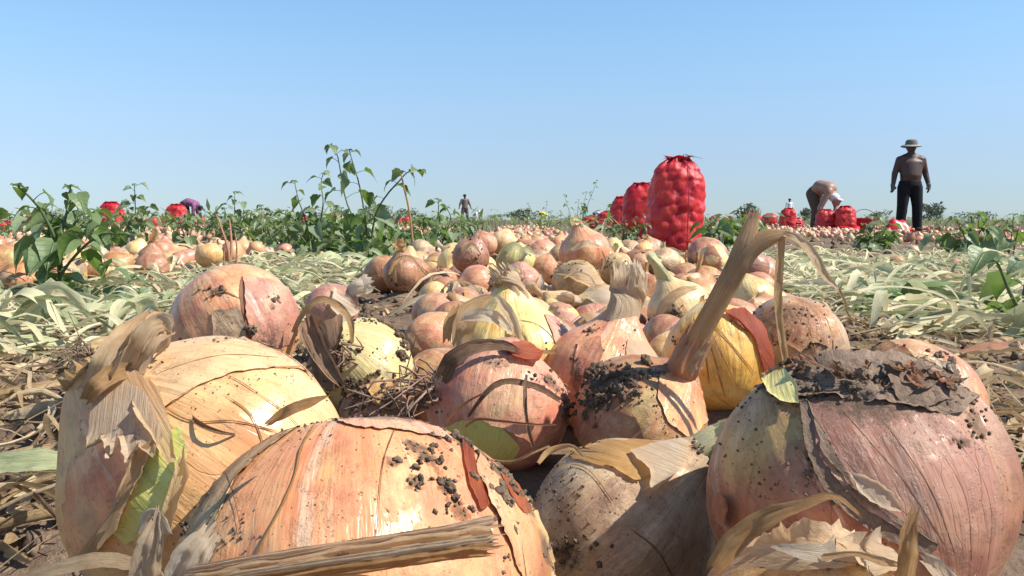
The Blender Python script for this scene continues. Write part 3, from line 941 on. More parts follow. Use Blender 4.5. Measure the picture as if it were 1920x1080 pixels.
for k in range(34):
    x = rnd.uniform(1425, 1810)
    y = 708 + 28 * math.sin((x - 1425) / 385 * PI) * rnd.uniform(-1, 1) + (x - 1600) * .11
    a_ = rnd.uniform(-.5, .9); l_ = rnd.uniform(8, 24); w_ = rnd.uniform(3, 8)
    ca_, sa_ = math.cos(a_), math.sin(a_)
    D.patch('skin_flake', [(x + ca_ * l_, y + sa_ * l_), (x - sa_ * w_, y + ca_ * w_), (x - ca_ * l_, y - sa_ * l_), (x + sa_ * w_, y - ca_ * w_)], rnd.choice(('paper_brown', 'crust', 'crust', 'paper_pink')), .0026, .0012, 2, rnd.uniform(0, 90), ns=18, rings=4, seed=300 + k)
D.dirt([(1600, 705, 250, 34, 260, 5), (1480, 712, 70, 20, 50, 6), (1560, 700, 120, 34, 90, 8), (1700, 690, 130, 36, 100, 7), (1640, 735, 170, 24, 80, 9), (1510, 735, 40, 20, 40, 10), (1790, 730, 50, 50, 50, 8), (1830, 790, 30, 60, 40, 6), (1520, 850, 14, 70, 40, 5), (1600, 930, 70, 30, 40, 6), (1400, 830, 60, 90, 40, 4), (1460, 900, 80, 60, 26, 5), (1800, 830, 30, 10, 12, 9), (1700, 870, 140, 90, 50, 3), (1340, 960, 16, 40, 10, 4)])
S(D, 'neck', [(1800, 1060, .285), (1812, 1100, .278), (1818, 1150, .272)], [30, 22, 16], 'paper', n=10, k=11, curl=1.2, up=(0, -1, .2), pleat=.12, ragged=.3, seed=9)

E = O['E']
S(E, 'loose_skin', [(1338, 1068, .250), (1376, 1016, .246), (1430, 976, .242), (1500, 950, .240), (1562, 932, .240), (1612, 966, .242)], [18, 26, 22, 13, 8, 5], 'paper_tan', n=26, k=9, curl=.9, twist=.5, up=(0, -1, .5), ragged=.3, pleat=.06, seed=10)
S(E, 'loose_skin', [(1692, 1086, .240), (1702, 1040, .238), (1704, 1000, .238), (1716, 955, .240)], [20, 20, 16, 8], 'paper_tan', n=14, k=9, curl=.7, twist=.6, up=(0, -1, .1), ragged=.6, pleat=.08, seed=11)
S(E, 'loose_skin', [(1452, 1024, .238), (1500, 1034, .236), (1546, 1038, .238), (1564, 1010, .240)], [5, 14, 20, 3], 'paper_white', n=12, k=7, curl=.5, up=(0, -1, .5), ragged=.6, seed=12)
S(E, 'loose_skin', [(1540, 1046, .236), (1600, 1038, .236), (1650, 1052, .238), (1690, 1060, .24)], [8, 5, 10, 4], 'paper', n=14, k=7, curl=.9, up=(0, -1, .4), ragged=.5, seed=13)
S(E, 'loose_skin', [(1730, 1044, .245), (1756, 1064, .243), (1790, 1100, .242)], [10, 18, 16], 'paper_white', n=10, k=7, curl=.6, up=(0, -1, .2), ragged=.5, seed=14)
E.patch('loose_skin', [(1352, 1072), (1400, 1046), (1470, 1024), (1560, 1022), (1650, 1046), (1690, 1078), (1600, 1066), (1500, 1078), (1420, 1076)], 'paper', .0030, .0060, 5, 5, curl_side=(0, -1), seed=45)
E.patch('loose_skin', [(1560, 1050), (1620, 1040), (1680, 1064), (1670, 1090), (1600, 1090)], 'paper_white', .0050, .0050, 5, 5, curl_side=(-1, -.5), seed=46)
E.dirt([(1450, 1046, 60, 14, 30, 5), (1600, 1050, 60, 10, 30, 4)])

Fo = O['F']
Fo.patch('skin_layer', [(1700, 650), (1760, 670), (1810, 720), (1832, 790), (1800, 780), (1760, 720), (1720, 690)], 'gold', .0015, .001, 4, 60, seed=41)
Fo.patch('torn_skin', [(1600, 650), (1660, 642), (1700, 655), (1720, 690), (1680, 690), (1620, 672)], 'copper', .0012, .001, 4, 10, seed=42)
Fo.dirt([(1700, 680, 60, 30, 40, 6), (1760, 700, 30, 40, 34, 9), (1640, 660, 60, 16, 40, 5), (1775, 690, 14, 10, 10, 16)])
Fo.patch('loose_skin', [(1745, 675), (1780, 690), (1800, 730), (1776, 736), (1756, 706)], 'paper_white', .003, .002, 5, 60, seed=43)

G = O['G']
G.patch('bare_flesh', [(836, 800), (880, 782), (940, 800), (975, 838), (960, 868), (900, 870), (850, 842)], 'flesh', .0006, 0, 2, 70, seed=51)
G.patch('skin_layer', [(812, 745), (838, 700), (900, 672), (975, 668), (1040, 706), (1064, 756), (1050, 800), (1010, 836), (985, 824), (940, 800), (890, 784), (846, 788)], 'peach', .0014, .0014, 4, 60, curl_side=(0, 1), seed=52)
G.patch('torn_skin', [(940, 658), (985, 652), (1010, 672), (1000, 690), (960, 678)], 'paper_red', .003, .002, 3, 10, seed=53)
S(G, 'dry_leaf', [(878, 782, .485), (905, 745, .478), (930, 722, .478), (962, 716, .480), (1010, 728, .484), (1050, 752, .492)], [3, 5, 7, 7, 8, 6], 'paper_brown', n=20, k=5, curl=.9, up=(0, -1, .6), ragged=.3, seed=15)
S(G, 'dry_leaf', [(987, 702, .482), (984, 740, .474), (988, 790, .472), (1000, 838, .474)], [3, 5, 4, 4], 'paper_brown', n=12, k=5, curl=1.0, up=(0, -1, .2), seed=16)
S(G, 'loose_skin', [(828, 712, .512), (850, 676, .505), (890, 652, .505), (940, 648, .508), (975, 658, .510)], [14, 20, 15, 12, 4], 'paper_brown', n=18, k=9, curl=.8, up=(0, -1, .5), ragged=.5, pleat=.06, seed=17)
G.dirt([(1030, 715, 50, 24, 46, 7), (1060, 760, 20, 40, 30, 7), (930, 680, 50, 12, 30, 4), (960, 660, 40, 10, 20, 6), (820, 740, 20, 40, 30, 4), (940, 730, 120, 50, 50, 2.4)])
G.roots(806, 728, 26, .034, .9, (-.8, -.45, .2))

H = O['H']
H.dirt([(1140, 722, 60, 34, 24, 17), (1146, 718, 66, 38, 190, 8), (1110, 758, 34, 30, 90, 8), (1230, 700, 24, 8, 20, 8), (1200, 740, 80, 30, 30, 4), (1260, 790, 60, 40, 40, 3)])
H.patch('skin_layer', [(1240, 700), (1290, 700), (1322, 745), (1326, 790), (1290, 820), (1250, 790), (1232, 745)], 'peach', .0012, .001, 4, 70, seed=61)
H.patch('skin_layer', [(1080, 760), (1130, 770), (1190, 780), (1210, 830), (1130, 840), (1078, 816)], 'copper', .0012, .001, 4, 20, seed=62)
# the tall stalk: a flattened dry tube leaning to the right, forking into two hanging dry leaves
SW = lambda w: w / FPX * .475
mb = MB()
tube(mb, [P(1264, 726, .512), P(1284, 690, .496), P(1312, 628, .484), P(1346, 566, .478), P(1376, 512, .474), P(1398, 456, .470), P(1414, 404, .468)], [SW(14), SW(24), SW(21), SW(21), SW(22), SW(21), SW(11)], 48, 60, up=(.2, -1, .1), flat=.72, pleats=12, pamp=.06, ragged=1.2, seed=4)
tube(mb, [P(1362, 540, .474), P(1384, 498, .470), P(1408, 466, .468), P(1440, 446, .466), P(1476, 438, .464)], [SW(12), SW(20), SW(20), SW(17), SW(8)], 22, 30, up=(0, -1, .2), flat=.5, pleats=7, pamp=.08, ragged=.4, seed=5)
H.part('stalk', mb, 'paper')
S(H, 'dry_leaf', [(1470, 438, .463), (1500, 452, .461), (1524, 482, .460), (1546, 520, .460), (1574, 546, .460)], [7, 10, 12, 10, 4], 'paper', n=22, k=7, curl=.8, twist=.5, up=(0, -1, .3), seed=18, pleat=.05)
S(H, 'dry_leaf', [(1572, 542, .460), (1584, 566, .461), (1590, 590, .463), (1606, 606, .466)], [3.5, 2.5, 2.5, 1.5], 'paper_tan', n=10, k=5, curl=.8, up=(0, -1, .3), seed=19)
S(H, 'dry_leaf', [(1466, 446, .464), (1460, 500, .462), (1458, 560, .462), (1464, 630, .464), (1474, 690, .466)], [7, 10, 10, 9, 8], 'paper_tan', n=22, k=7, curl=1.0, twist=.25, up=(0, -1, .1), seed=20, pleat=.05, ragged=.3)
mb = MB()
tube(mb, [P(1248, 748, .522), P(1268, 716, .508), P(1288, 676, .492), P(1306, 638, .486)], [SW(16), SW(36), SW(31), SW(28)], 16, 60, up=(.2, -1, .1), flat=.8, pleats=14, pamp=.07, ragged=.9, seed=8)
H.part('neck', mb, 'paper_pink')
S(H, 'neck_skin', [(1292, 700, .478), (1304, 676, .474), (1318, 656, .474), (1330, 640, .476)], [10, 11, 7, 2], 'paper', n=12, k=9, curl=.8, up=(0, -1, .2), ragged=.6, pleat=.06, seed=21)

I = O['I']
S(I, 'dry_leaf', [(975, 650, .592), (1020, 662, .588), (1070, 655, .586), (1120, 640, .584), (1172, 628, .586)], [5, 7, 9, 11, 12], 'paper_tan', n=20, k=7, curl=.7, up=(0, -.6, 1), seed=23, pleat=.08)
I.patch('skin_layer', [(1176, 636), (1206, 640), (1240, 676), (1232, 700), (1200, 694), (1170, 680)], 'paper_white', .002, .002, 3, 40, curl_side=(0, 1), seed=71)
I.patch('skin_layer', [(1086, 640), (1126, 632), (1130, 660), (1112, 720), (1080, 770), (1064, 740), (1076, 690)], 'pink', .0012, .001, 3, 100, seed=72)
I.vein([(1086, 650), (1076, 690), (1080, 730), (1090, 760)], 5, 'paper_tan')
I.dirt([(1080, 700, 16, 50, 24, 6), (1110, 620, 20, 10, 14, 6), (1170, 650, 80, 20, 30, 3)])

J = O['J']
S(J, 'loose_skin', [(862, 650, .600), (870, 610, .596), (886, 580, .600), (920, 556, .606)], [16, 24, 22, 6], 'paper', n=14, k=9, curl=.8, up=(0, -1, .3), ragged=.5, pleat=.06, seed=24)
S(J, 'loose_skin', [(838, 640, .600), (842, 606, .598), (856, 572, .604)], [8, 11, 6], 'paper_tan', n=10, k=7, curl=.9, up=(0, -1, .2), ragged=.6, seed=25)
S(J, 'loose_skin', [(932, 556, .585), (950, 580, .578), (966, 610, .578), (976, 648, .584)], [5, 12, 10, 4], 'paper_white', n=12, k=7, curl=.9, up=(0, -1, .3), ragged=.4, seed=26)
S(J, 'loose_skin', [(866, 596, .590), (896, 592, .582), (930, 598, .580), (960, 624, .584)], [8, 16, 14, 5], 'paper_white', n=12, k=9, curl=.8, up=(0, -1, .6), ragged=.5, pleat=.08, seed=27)
J.patch('skin_layer', [(1020, 590), (1060, 600), (1076, 650), (1070, 690), (1050, 680), (1036, 630)], 'peach', .001, .001, 2, 60, seed=81)
for path in ([(975, 600), (1010, 610), (1040, 640), (1050, 680)], [(960, 605), (985, 630), (1000, 680)], [(950, 610), (950, 650), (955, 700)]):
    J.vein(path, 3, 'neck_green')
J.dirt([(880, 690, 60, 30, 20, 3), (1050, 640, 40, 40, 20, 3)])

K = O['K']
K.patch('loose_skin', [(1352, 588), (1392, 582), (1424, 606), (1446, 660), (1444, 706), (1430, 700), (1416, 640), (1384, 606)], 'paper_red', .0022, .002, 3, 60, curl_side=(-1, 0), seed=91)
for a, b in ((1300, 640), (1330, 720), (1360, 745), (1390, 740), (1415, 700)):
    K.vein([(1300 + (a - 1300) * .25, 600), ((a + 1310) / 2, (b + 600) / 2 - 14), (a, b)], 2.5, 'paper_tan')
K.dirt([(1400, 610, 40, 16, 16, 4), (1270, 640, 16, 30, 10, 4)])

L = O['L']
L.patch('skin_layer', [(1400, 620), (1430, 580), (1490, 560), (1550, 575), (1572, 620), (1556, 650), (1520, 640), (1500, 660), (1470, 640), (1430, 650)], 'copper', .0014, .0016, 4, 30, curl_side=(0, 1), seed=95)
L.dirt([(1470, 590, 100, 30, 90, 5), (1430, 630, 40, 40, 40, 5), (1520, 640, 60, 20, 30, 4)])
for p in ([(1510, 600), (1524, 640), (1530, 670)], [(1545, 590), (1560, 630), (1562, 660)]):
    L.vein(p, 4, 'paper_tan')

Mo = O['M']
Mo.patch('skin_layer', [(456, 520), (510, 524), (552, 556), (566, 605), (548, 640), (500, 660), (472, 640), (460, 590)], 'pink', .0016, .0016, 3, 80, curl_side=(-1, 0), wrinkle=.0006, seed=101)
Mo.patch('skin_layer', [(398, 585), (450, 575), (460, 620), (466, 650), (400, 650)], 'dusty', .0010, .001, 4, 10, seed=102)
Mo.vein([(454, 518), (452, 556), (460, 600), (468, 640)], 8, 'paper_pink')
Mo.vein([(392, 556), (420, 548), (450, 560)], 4, 'paper_tan')
Mo.dirt([(516, 562, 16, 8, 14, 7), (508, 576, 10, 10, 8, 8), (408, 546, 24, 8, 24, 5), (470, 615, 10, 10, 10, 9), (500, 640, 80, 14, 50, 4), (540, 600, 40, 50, 40, 3), (380, 640, 90, 12, 40, 3), (440, 570, 60, 60, 30, 2.5)])

Oo = O['O']
Oo.patch('torn_skin', [(588, 640), (612, 612), (640, 602), (646, 622), (634, 660), (640, 690), (630, 730), (600, 720)], 'paper_brown', .003, .002, 5, 80, wrinkle=.001, seed=111)
Oo.dirt([(622, 660, 36, 60, 130, 8), (690, 601, 80, 8, 70, 6), (660, 715, 70, 16, 70, 8), (755, 640, 12, 40, 50, 9), (700, 660, 60, 50, 40, 2.5)])
Oo.roots(652, 676, 22, .014, 1.2, (-.1, -.7, .6))
O['P'].dirt([(690, 740, 50, 24, 80, 9), (726, 740, 20, 24, 50, 12), (670, 760, 40, 20, 40, 6)])
O['P'].patch('torn_skin', [(690, 730), (730, 720), (750, 760), (720, 770), (700, 755)], 'paper_gold', .002, .002, 3, 20, seed=112)
O['N'].patch('loose_skin', [(625, 545), (655, 555), (668, 585), (640, 600), (618, 580)], 'paper_white', .002, .002, 3, 30, seed=113)
O['Q'].dirt([(190, 665, 20, 20, 60, 6), (180, 690, 30, 40, 40, 4)])
O['Q'].roots(166, 664, 34, .026, 1.1, (-.8, -.3, .4))
O['S'].patch('loose_skin', [(250, 625), (285, 605), (318, 610), (310, 630), (270, 640)], 'pink', .001, .001, 3, 0, seed=114)
T = O['T']
T.patch('loose_skin', [(1100, 560), (1130, 540), (1160, 545), (1170, 570), (1130, 575)], 'paper_white', .002, .002, 3, 0, seed=115)
T.dirt([(1092, 585, 10, 10, 30, 5), (1130, 600, 60, 14, 20, 3)])
W_ = O['W']
W_.patch('loose_skin', [(1222, 585), (1262, 590), (1290, 605), (1286, 640), (1252, 632), (1226, 622)], 'paper_pink', .004, .003, 3, 20, curl_side=(0, 1), seed=116)
S(O['X'], 'loose_skin', [(1230, 600, 1.06), (1248, 570, 1.05), (1276, 548, 1.05), (1306, 540, 1.07)], [6, 11, 10, 4], 'paper', n=12, k=7, curl=.8, up=(0, -1, .5), ragged=.4, seed=28)
O['X'].dirt([(1262, 590, 30, 14, 30, 5)])
for k, strips in {'a': [([(728, 520, 1.77), (744, 488, 1.74), (770, 484, 1.74), (800, 520, 1.75)], 4), ([(742, 530, 1.74), (740, 500, 1.73), (756, 480, 1.74)], 4), ([(790, 500, 1.72), (808, 520, 1.70), (816, 535, 1.70)], 2)],
                  'c': [([(880, 545, 1.6), (898, 556, 1.58), (902, 540, 1.57), (890, 560, 1.56)], 2)],
                  'd': [([(975, 556, 1.45), (996, 542, 1.44), (1010, 520, 1.44)], 3), ([(1012, 552, 1.46), (1016, 530, 1.46), (1014, 515, 1.47)], 5)],
                  'e': [([(1058, 522, 1.44), (1080, 512, 1.42), (1105, 520, 1.42), (1118, 540, 1.43)], 4)],
                  'h': [([(1072, 470, 1.5), (1096, 458, 1.49), (1122, 462, 1.5)], 8), ([(1128, 470, 1.5), (1134, 490, 1.5), (1128, 508, 1.5)], 3)],
                  'l': [([(938, 500, 1.78), (944, 474, 1.77), (966, 462, 1.77), (992, 480, 1.78)], 9), ([(975, 492, 1.76), (985, 470, 1.76), (1004, 478, 1.77)], 9)],
                  'm': [([(884, 512, 2.0), (900, 494, 1.98), (924, 496, 1.98)], 6)],
                  'i': [([(866, 470, 1.8), (884, 460, 1.79), (900, 476, 1.79)], 5)]}.items():
    for q, (pts, w) in enumerate(strips):
        S(O[k], 'loose_skin', pts, [w * .5, w, w, w * .4], {'a': 'paper_tan', 'l': 'neck_green', 'd': 'paper_white'}.get(k, 'paper'), n=12, k=5, curl=.8, up=(0, -1, .5), ragged=.5, seed=q + 40)
for k, spec in {'a': [(757, 530, 50, 14, 20, 4)], 'b': [(824, 520, 40, 14, 24, 3)], 'e': [(1080, 500, 60, 14, 60, 4), (1075, 512, 20, 6, 14, 5)], 'g': [(1150, 490, 40, 16, 30, 3)], 'h': [(1115, 495, 50, 20, 40, 3)], 'i': [(880, 470, 40, 30, 30, 4)], 'd': [(960, 520, 40, 20, 16, 3)], 't': [(40, 540, 40, 20, 30, 4)]}.items():
    O[k].dirt(spec)
O['d'].patch('skin_layer', [(942, 528), (958, 508), (974, 504), (972, 530), (968, 560), (950, 560)], 'flesh', .001, .0, 2, 90, ns=30, rings=5, seed=120)
O['e'].patch('loose_skin', [(1040, 512), (1064, 500), (1100, 500), (1124, 525), (1120, 548), (1096, 535), (1072, 522)], 'paper', .003, .002, 2, 10, ns=36, rings=6, seed=121)
O['b'].roots(824, 514, 20, .02, 1.2, (0, -.3, 1))


for o_ in O.values():
    o_.stain()


# ------------------------------------------------------------------ loose dry leaves and skins lying in front and about
def loose(name, label, cat, pts, wpx, m, group=None, **kw):
    d = sum(p[2] for p in pts) / len(pts)
    mb = MB()
    ribbon(mb, [P(*p) for p in pts], [w / FPX * d for w in wpx], **kw)
    c = P(*pts[0])
    o = obj(name, mb.mesh(name, M[m], True, c))
    o.location = c
    return tag(o, label, cat, group)


# broad ribbed stalk across the big pink onion: three folded layers
st = thing('dry_stalk', P(420, 1075, .215), 'broad flat ribbed dry stalk lying across the front of the big pink onion', 'stalk')
for k, (dy, dd, w0, w1, m) in enumerate(((0, 0, 24, 30, 'paper'), (-22, .004, 10, 12, 'paper_white'), (20, -.002, 16, 18, 'paper_tan'), (4, -.006, 7, 9, 'paper_white'))):
    mb = MB()
    ribbon(mb, [P(360, 1090 + dy, .214 + dd), P(520, 1062 + dy, .212 + dd), P(700, 1036 + dy, .212 + dd), P(830, 1016 + dy, .213 + dd), P(932 - 5 * k, 1002 + dy * 1.3, .216 + dd)], [w / FPX * .214 for w in (w0, w0, w1, w1, w1)], n=40, k=19, curl=1.2, up=(0, -1, .5), pleat=.20, ragged=.8, crumple=.5, seed=50 + k, roll=PI)
    obj('stalk_layer', mb.mesh('stalk_layer', M[m], True, st.location), st)
loose('skin_scrap', 'white crumpled skin scrap standing between the golden onion and the big pink one', 'onion skin', [(282, 1095, .235), (280, 1050, .232), (288, 1010, .232), (296, 962, .236)], [34, 34, 26, 8], 'paper_white', n=16, k=13, curl=.7, twist=.3, up=(0, -1, .1), pleat=.10, ragged=.5, seed=60)
loose('skin_scrap', 'pale crinkled skin scrap with a torn top edge in front of the big pink onion', 'onion skin', [(345, 1110, .225), (355, 1070, .223), (372, 1035, .223), (396, 1002, .226)], [40, 42, 36, 22], 'paper_white', n=16, k=15, curl=.5, twist=.2, up=(0, -1, .1), pleat=.12, ragged=.6, seed=61)
loose('skin_scrap', 'flat pale skin strip along the bottom below the golden onion', 'onion skin', [(40, 1090, .26), (120, 1066, .257), (200, 1052, .256), (262, 1062, .255)], [18, 20, 18, 12], 'paper', n=16, k=9, curl=.5, up=(0, -.7, 1), pleat=.08, ragged=.5, seed=62)
loose('skin_scrap', 'small curled white skin tip above the flat pale strip', 'onion skin', [(318, 1000, .246), (302, 975, .243), (282, 966, .243), (262, 1004, .246)], [7, 14, 14, 8], 'paper_white', n=14, k=9, curl=1.0, up=(0, -1, .3), pleat=.1, ragged=.5, seed=63)
loose('dry_stalk', 'dark brown dry stalk lying on the soil left of the golden onion', 'stem', [(-30, 1088, .44), (40, 1050, .445), (120, 1010, .46)], [20, 18, 10], 'paper_brown', n=10, k=9, curl=1.5, up=(0, -.4, 1), roll=PI, pleat=.08, seed=64)
loose('wilted_leaf', 'broad pale green wilted leaf on the soil left of the golden onion', 'leaf', [(-60, 880, .535), (0, 872, .53), (70, 866, .53), (146, 864, .535)], [16, 26, 28, 22], 'wilt', n=16, k=9, curl=.5, up=(0, -.8, 1), pleat=.05, seed=65, tint=.45)
loose('dry_leaf', 'arched tan dry leaf bridging the striped onion and the rotting one', 'leaf', [(550, 624, .585), (572, 586, .58), (600, 564, .578), (634, 575, .578), (656, 604, .576), (660, 640, .574)], [5, 8, 9, 8, 7, 4], 'paper_tan', n=22, k=7, curl=.9, twist=.4, up=(0, -1, .6), seed=66)
loose('dry_twig', 'thin pinkish twig poking up in front of the peach onion', 'twig', [(836, 792, .46), (858, 768, .452), (882, 750, .448), (906, 738, .446)], [3, 4, 3.5, 2], 'paper_pink', n=10, k=5, curl=1.6, up=(0, -1, .3), seed=67)
loose('dry_twig', 'pale crooked twig lying level below the peach onion', 'twig', [(872, 800, .45), (896, 786, .446), (940, 790, .444), (1000, 796, .446), (1042, 796, .450)], [4, 4.5, 4, 3, 2], 'paper_pink', n=14, k=5, curl=1.6, up=(0, -1, .3), seed=68)
loose('dry_twig', 'knobbly thin twig running to the dusty onion shaded by the mauve one', 'twig', [(920, 862, .42), (960, 866, .414), (1000, 848, .412), (1030, 836, .416)], [3, 4, 4, 3], 'paper_tan', n=12, k=5, curl=1.6, up=(0, -1, .3), seed=69)
loose('dry_leaf', 'grey brown crumpled leaf wedged between the striped onion and the rotting one', 'leaf', [(575, 600, .60), (590, 640, .592), (612, 680, .588), (640, 720, .59)], [18, 22, 18, 8], 'paper_brown', n=14, k=9, curl=.7, up=(0, -1, .3), pleat=.15, ragged=.5, seed=70)
# ------------------------------------------------------------------ the rest of the crop
BULBS, NECKS = {}, []
for mt in ('gold', 'straw_yellow', 'peach', 'pink', 'copper', 'dusty'):
    BULBS[mt] = [bulb_mb(24, 32, .9, seed=i * 7 + 3, neck=.15, tip=.30).mesh('bulb', M[mt]) for i in range(3)]
for i in range(5):
    mb = MB()
    L = (.22, .4, .6, .3, .9)[i]
    lean = V((rnd.uniform(-.5, .5), rnd.uniform(-.5, .5), 0))
    tube(mb, [V((0, 0, .95)), V((0, 0, 1.15)) + lean * .1, V((0, 0, 1.2 + L * .5)) + lean * L * .5, V((0, 0, 1.2 + L)) + lean * L], [.36, .17, .16, .24], 7, 14, pleats=5, pamp=.15, ragged=.5, seed=i, flat=.7)
    NECKS.append([mb.mesh('neck', M[m]) for m in ('paper', 'paper_white', 'neck_green', 'paper_tan')])
FLAPS = []
for i in range(4):
    A0 = bulb_shape(24, 32, .9, i * 7 + 3, .15, .30) * 1.03
    t0 = i * 7 % 20
    sub = A0[8:20, t0:t0 + 11]
    msk = np.ones(sub.shape[:2], bool)
    r_ = np.random.default_rng(i)
    for j in range(sub.shape[0]):
        msk[j, :r_.integers(0, 3)] = False; msk[j, sub.shape[1] - r_.integers(0, 3) - 1:] = False
    e_ = np.linspace(-1, 1, sub.shape[1])
    sub = sub * (1 + .10 * (e_ ** 6))[None, :, None]
    mb = MB(); mb.grid(sub, None, 0.0, False, msk)
    FLAPS.append([mb.mesh('loose_skin', M[m]) for m in ('paper', 'paper_pink', 'paper_gold')])

SQ = .88
SPOTS = []      # x, y, z, R, group
_taken = {}


def free(x, y, r):
    c = .12
    i, j = int(x // c), int(y // c)
    for a in range(i - 1, i + 2):
        for b in range(j - 1, j + 2):
            for (u, v, q) in _taken.get((a, b), ()):
                if (u - x) ** 2 + (v - y) ** 2 < (SQ * (q + r)) ** 2:
                    return False
    _taken.setdefault((i, j), []).append((x, y, r))
    return True


for p, r in HPOS.values():
    _taken.setdefault((int(p.x // .12), int(p.y // .12)), []).append((p.x, p.y, r * 1.05))

ROWS = [  # name, centre x at y, half width, y from, y to, how many tries
 ('centre', lambda y: .13 + .004 * y, .46, 1.95, 19, 3600),
 ('left', lambda y: -1.50 - .01 * y, .52, 1.95, 22, 2600),
 ('right', lambda y: 4.6, 1.25, 8.2, 24, 1500),
 ('outer', lambda y: -3.4, .8, 3.4, 26, 1000),
 ('outer', lambda y: -5.6, .8, 5.5, 30, 800),
 ('outer', lambda y: -8.4, 1.0, 8, 34, 650),
 ('outer', lambda y: 8.4, 1.0, 9, 34, 500),
]
for nm, cx, hw, y0, y1, n in ROWS:
    SQ = .70 if nm == 'centre' else .84
    for _ in range(n):
        y = math.exp(rnd.uniform(math.log(y0), math.log(y1))) if nm != 'right' else rnd.uniform(y0, y1)
        x = cx(y) + rnd.gauss(0, .52) * hw
        if abs(x - cx(y)) > hw: continue
        r = rnd.choice((.030, .034, .037, .040, .043, .046)) * rnd.uniform(.92, 1.08)
        if free(x, y, r):
            SPOTS.append((x, y, r, nm))
SQ = .80
for _ in range(900):        # small bulbs filling the gaps of the near heap
    y = rnd.uniform(.72, 2.1)
    x = rnd.uniform(-.14, .42) * (.75 + .25 * y)
    r = rnd.uniform(.029, .042)
    q = proj((x, y, .03))
    if q[0] < 815 or q[0] > 1480 or (y < 1.15 and q[0] > 1330): continue
    if free(x, y, r): SPOTS.append((x, y, r, 'near'))
for x, y in [(1.9, 3.0), (2.2, 3.3), (-.75, 3.5), (-2.3, 1.9), (2.35, 5.2), (.9, 5.8)]:
    if free(x, y, .036): SPOTS.append((x, y, .036, 'stray'))

xs = np.array([s[0] for s in SPOTS]); ys = np.array([s[1] for s in SPOTS]); zs = ground(xs, ys)
items = []
for (x, y, r, nm), z in zip(SPOTS, zs):
    up = .0
    c = V((x, y, float(z) + r * .60 + (rnd.random() ** 3) * .05 * (nm not in ('stray', 'near'))))
    q = proj(c)
    infr = q and -40 < q[0] < 1960
    items.append((r / c.y if infr else 0, c, r, nm))
items.sort(key=lambda t: -t[0])
NBIG = 300 - len(HERO)
GROUPS = {
 'centre': ('onions of the middle row behind the near heap', 'in the middle row'),
 'left': ('onions of the left row', 'in the crowded left row'),
 'right': ('onions heaped before the two men', 'in the spread before the bending man'),
 'outer': ('onions of the outer rows', 'in a far row among green weeds'),
 'near': ('onions of the middle row behind the near heap', 'in the near heap'),
 'stray': ('stray onions between the rows', 'alone between the rows'),
}
SKINWORD = {'gold': 'golden', 'straw_yellow': 'straw yellow', 'peach': 'peach', 'pink': 'pinkish', 'copper': 'copper brown', 'dusty': 'dusty tan'}
NEARBY = {'M': 'the large striped onion', 'a': 'the leaf wrapped lone onion', 'h': 'the cream necked onion', 'e': 'the muddy topped onion', 'j': 'the shaded pinkish onion', 'p': 'the tallest sack', 'q': 'the green necked onion', 'X': 'the tall necked yellow onion', 'I': 'the white pleated neck', 'u': 'the tall left weed', 'x': 'the bare dry twigs', 'w': 'the bright yellow onion', 'r': 'the lone red onion', 's': 'the half buried onion', 'A': 'the huge golden onion', 'B': 'the big pink onion', 'D': 'the big mauve onion', 'Z': 'the right edge onion', 'O': 'the rotting onion', 'G': 'the green bellied onion', 'L': 'the hanging dry leaf', 't': 'the reddish left onion', 'Q': 'the spiky rooted onion'}


def place(c, nm='', where=''):
    k = min(NEARBY, key=lambda q: (HPOS[q][0] - V(c)).length)
    p = HPOS[k][0]
    dist = (p - V(c)).length
    if dist > .75 or nm == 'right':
        return where + (', nearest part' if c[1] < 4.5 else (', midway back' if c[1] < 8 else ', far back'))
    rel = 'behind' if c[1] - p.y > abs(c[0] - p.x) else ('in front of' if p.y - c[1] > abs(c[0] - p.x) else ('left of' if c[0] < p.x else 'right of'))
    return rel + ' ' + NEARBY[k]


skins = ('gold', 'straw_yellow', 'peach', 'pink', 'copper', 'copper', 'dusty', 'dusty')
stuffmb = {}
for i, (sz, c, r, nm) in enumerate(items):
    ax = V((rnd.gauss(0, .6), rnd.gauss(0, .6) - .1, rnd.uniform(-.5, 1.0))).normalized()
    if i < NBIG and sz > 0:
        nk = rnd.random() < .62
        fl_ = rnd.random() < .6
        mt = rnd.choice(skins)
        grp, where = GROUPS[nm]
        up_ = 'upright' if ax.z > .5 else ('on its side' if ax.z > -.1 else 'tipped over')
        labs = f"{SKINWORD[mt]} {'peeling ' if fl_ else ''}{'necked' if nk else 'neckless'} onion {up_} {place(c, nm, where)}"
        base = V((c.x, c.y, c.z - r * .85))
        t = thing('onion', base, labs, 'onion', grp)
        ml = Matrix.Translation(c - base) @ axis_rot(ax, rnd.random() * 6) @ Matrix.Scale(r, 4)
        b = obj('bulb', rnd.choice(BULBS[mt]), t); b.matrix_local = ml
        if nk:
            k = obj('neck', rnd.choice(rnd.choice(NECKS)), t); k.matrix_local = ml
        if fl_:
            f = obj('loose_skin', rnd.choice(rnd.choice(FLAPS)), t); f.matrix_local = ml
    else:
        mt = rnd.choice(('gold', 'straw_yellow', 'peach', 'pink', 'copper', 'dusty'))
        far = c.y > 7
        key = mt
        mb = stuffmb.setdefault(key, MB())
        A = bulb_shape(6 if far else 9, 7 if far else 10, .9, i % 9, .16, .5)
        R3 = np.array((axis_rot(ax, rnd.random() * 6) @ Matrix.Scale(r, 4)).to_3x3())
        mb.grid(A @ R3.T + np.array(c), closed=True)


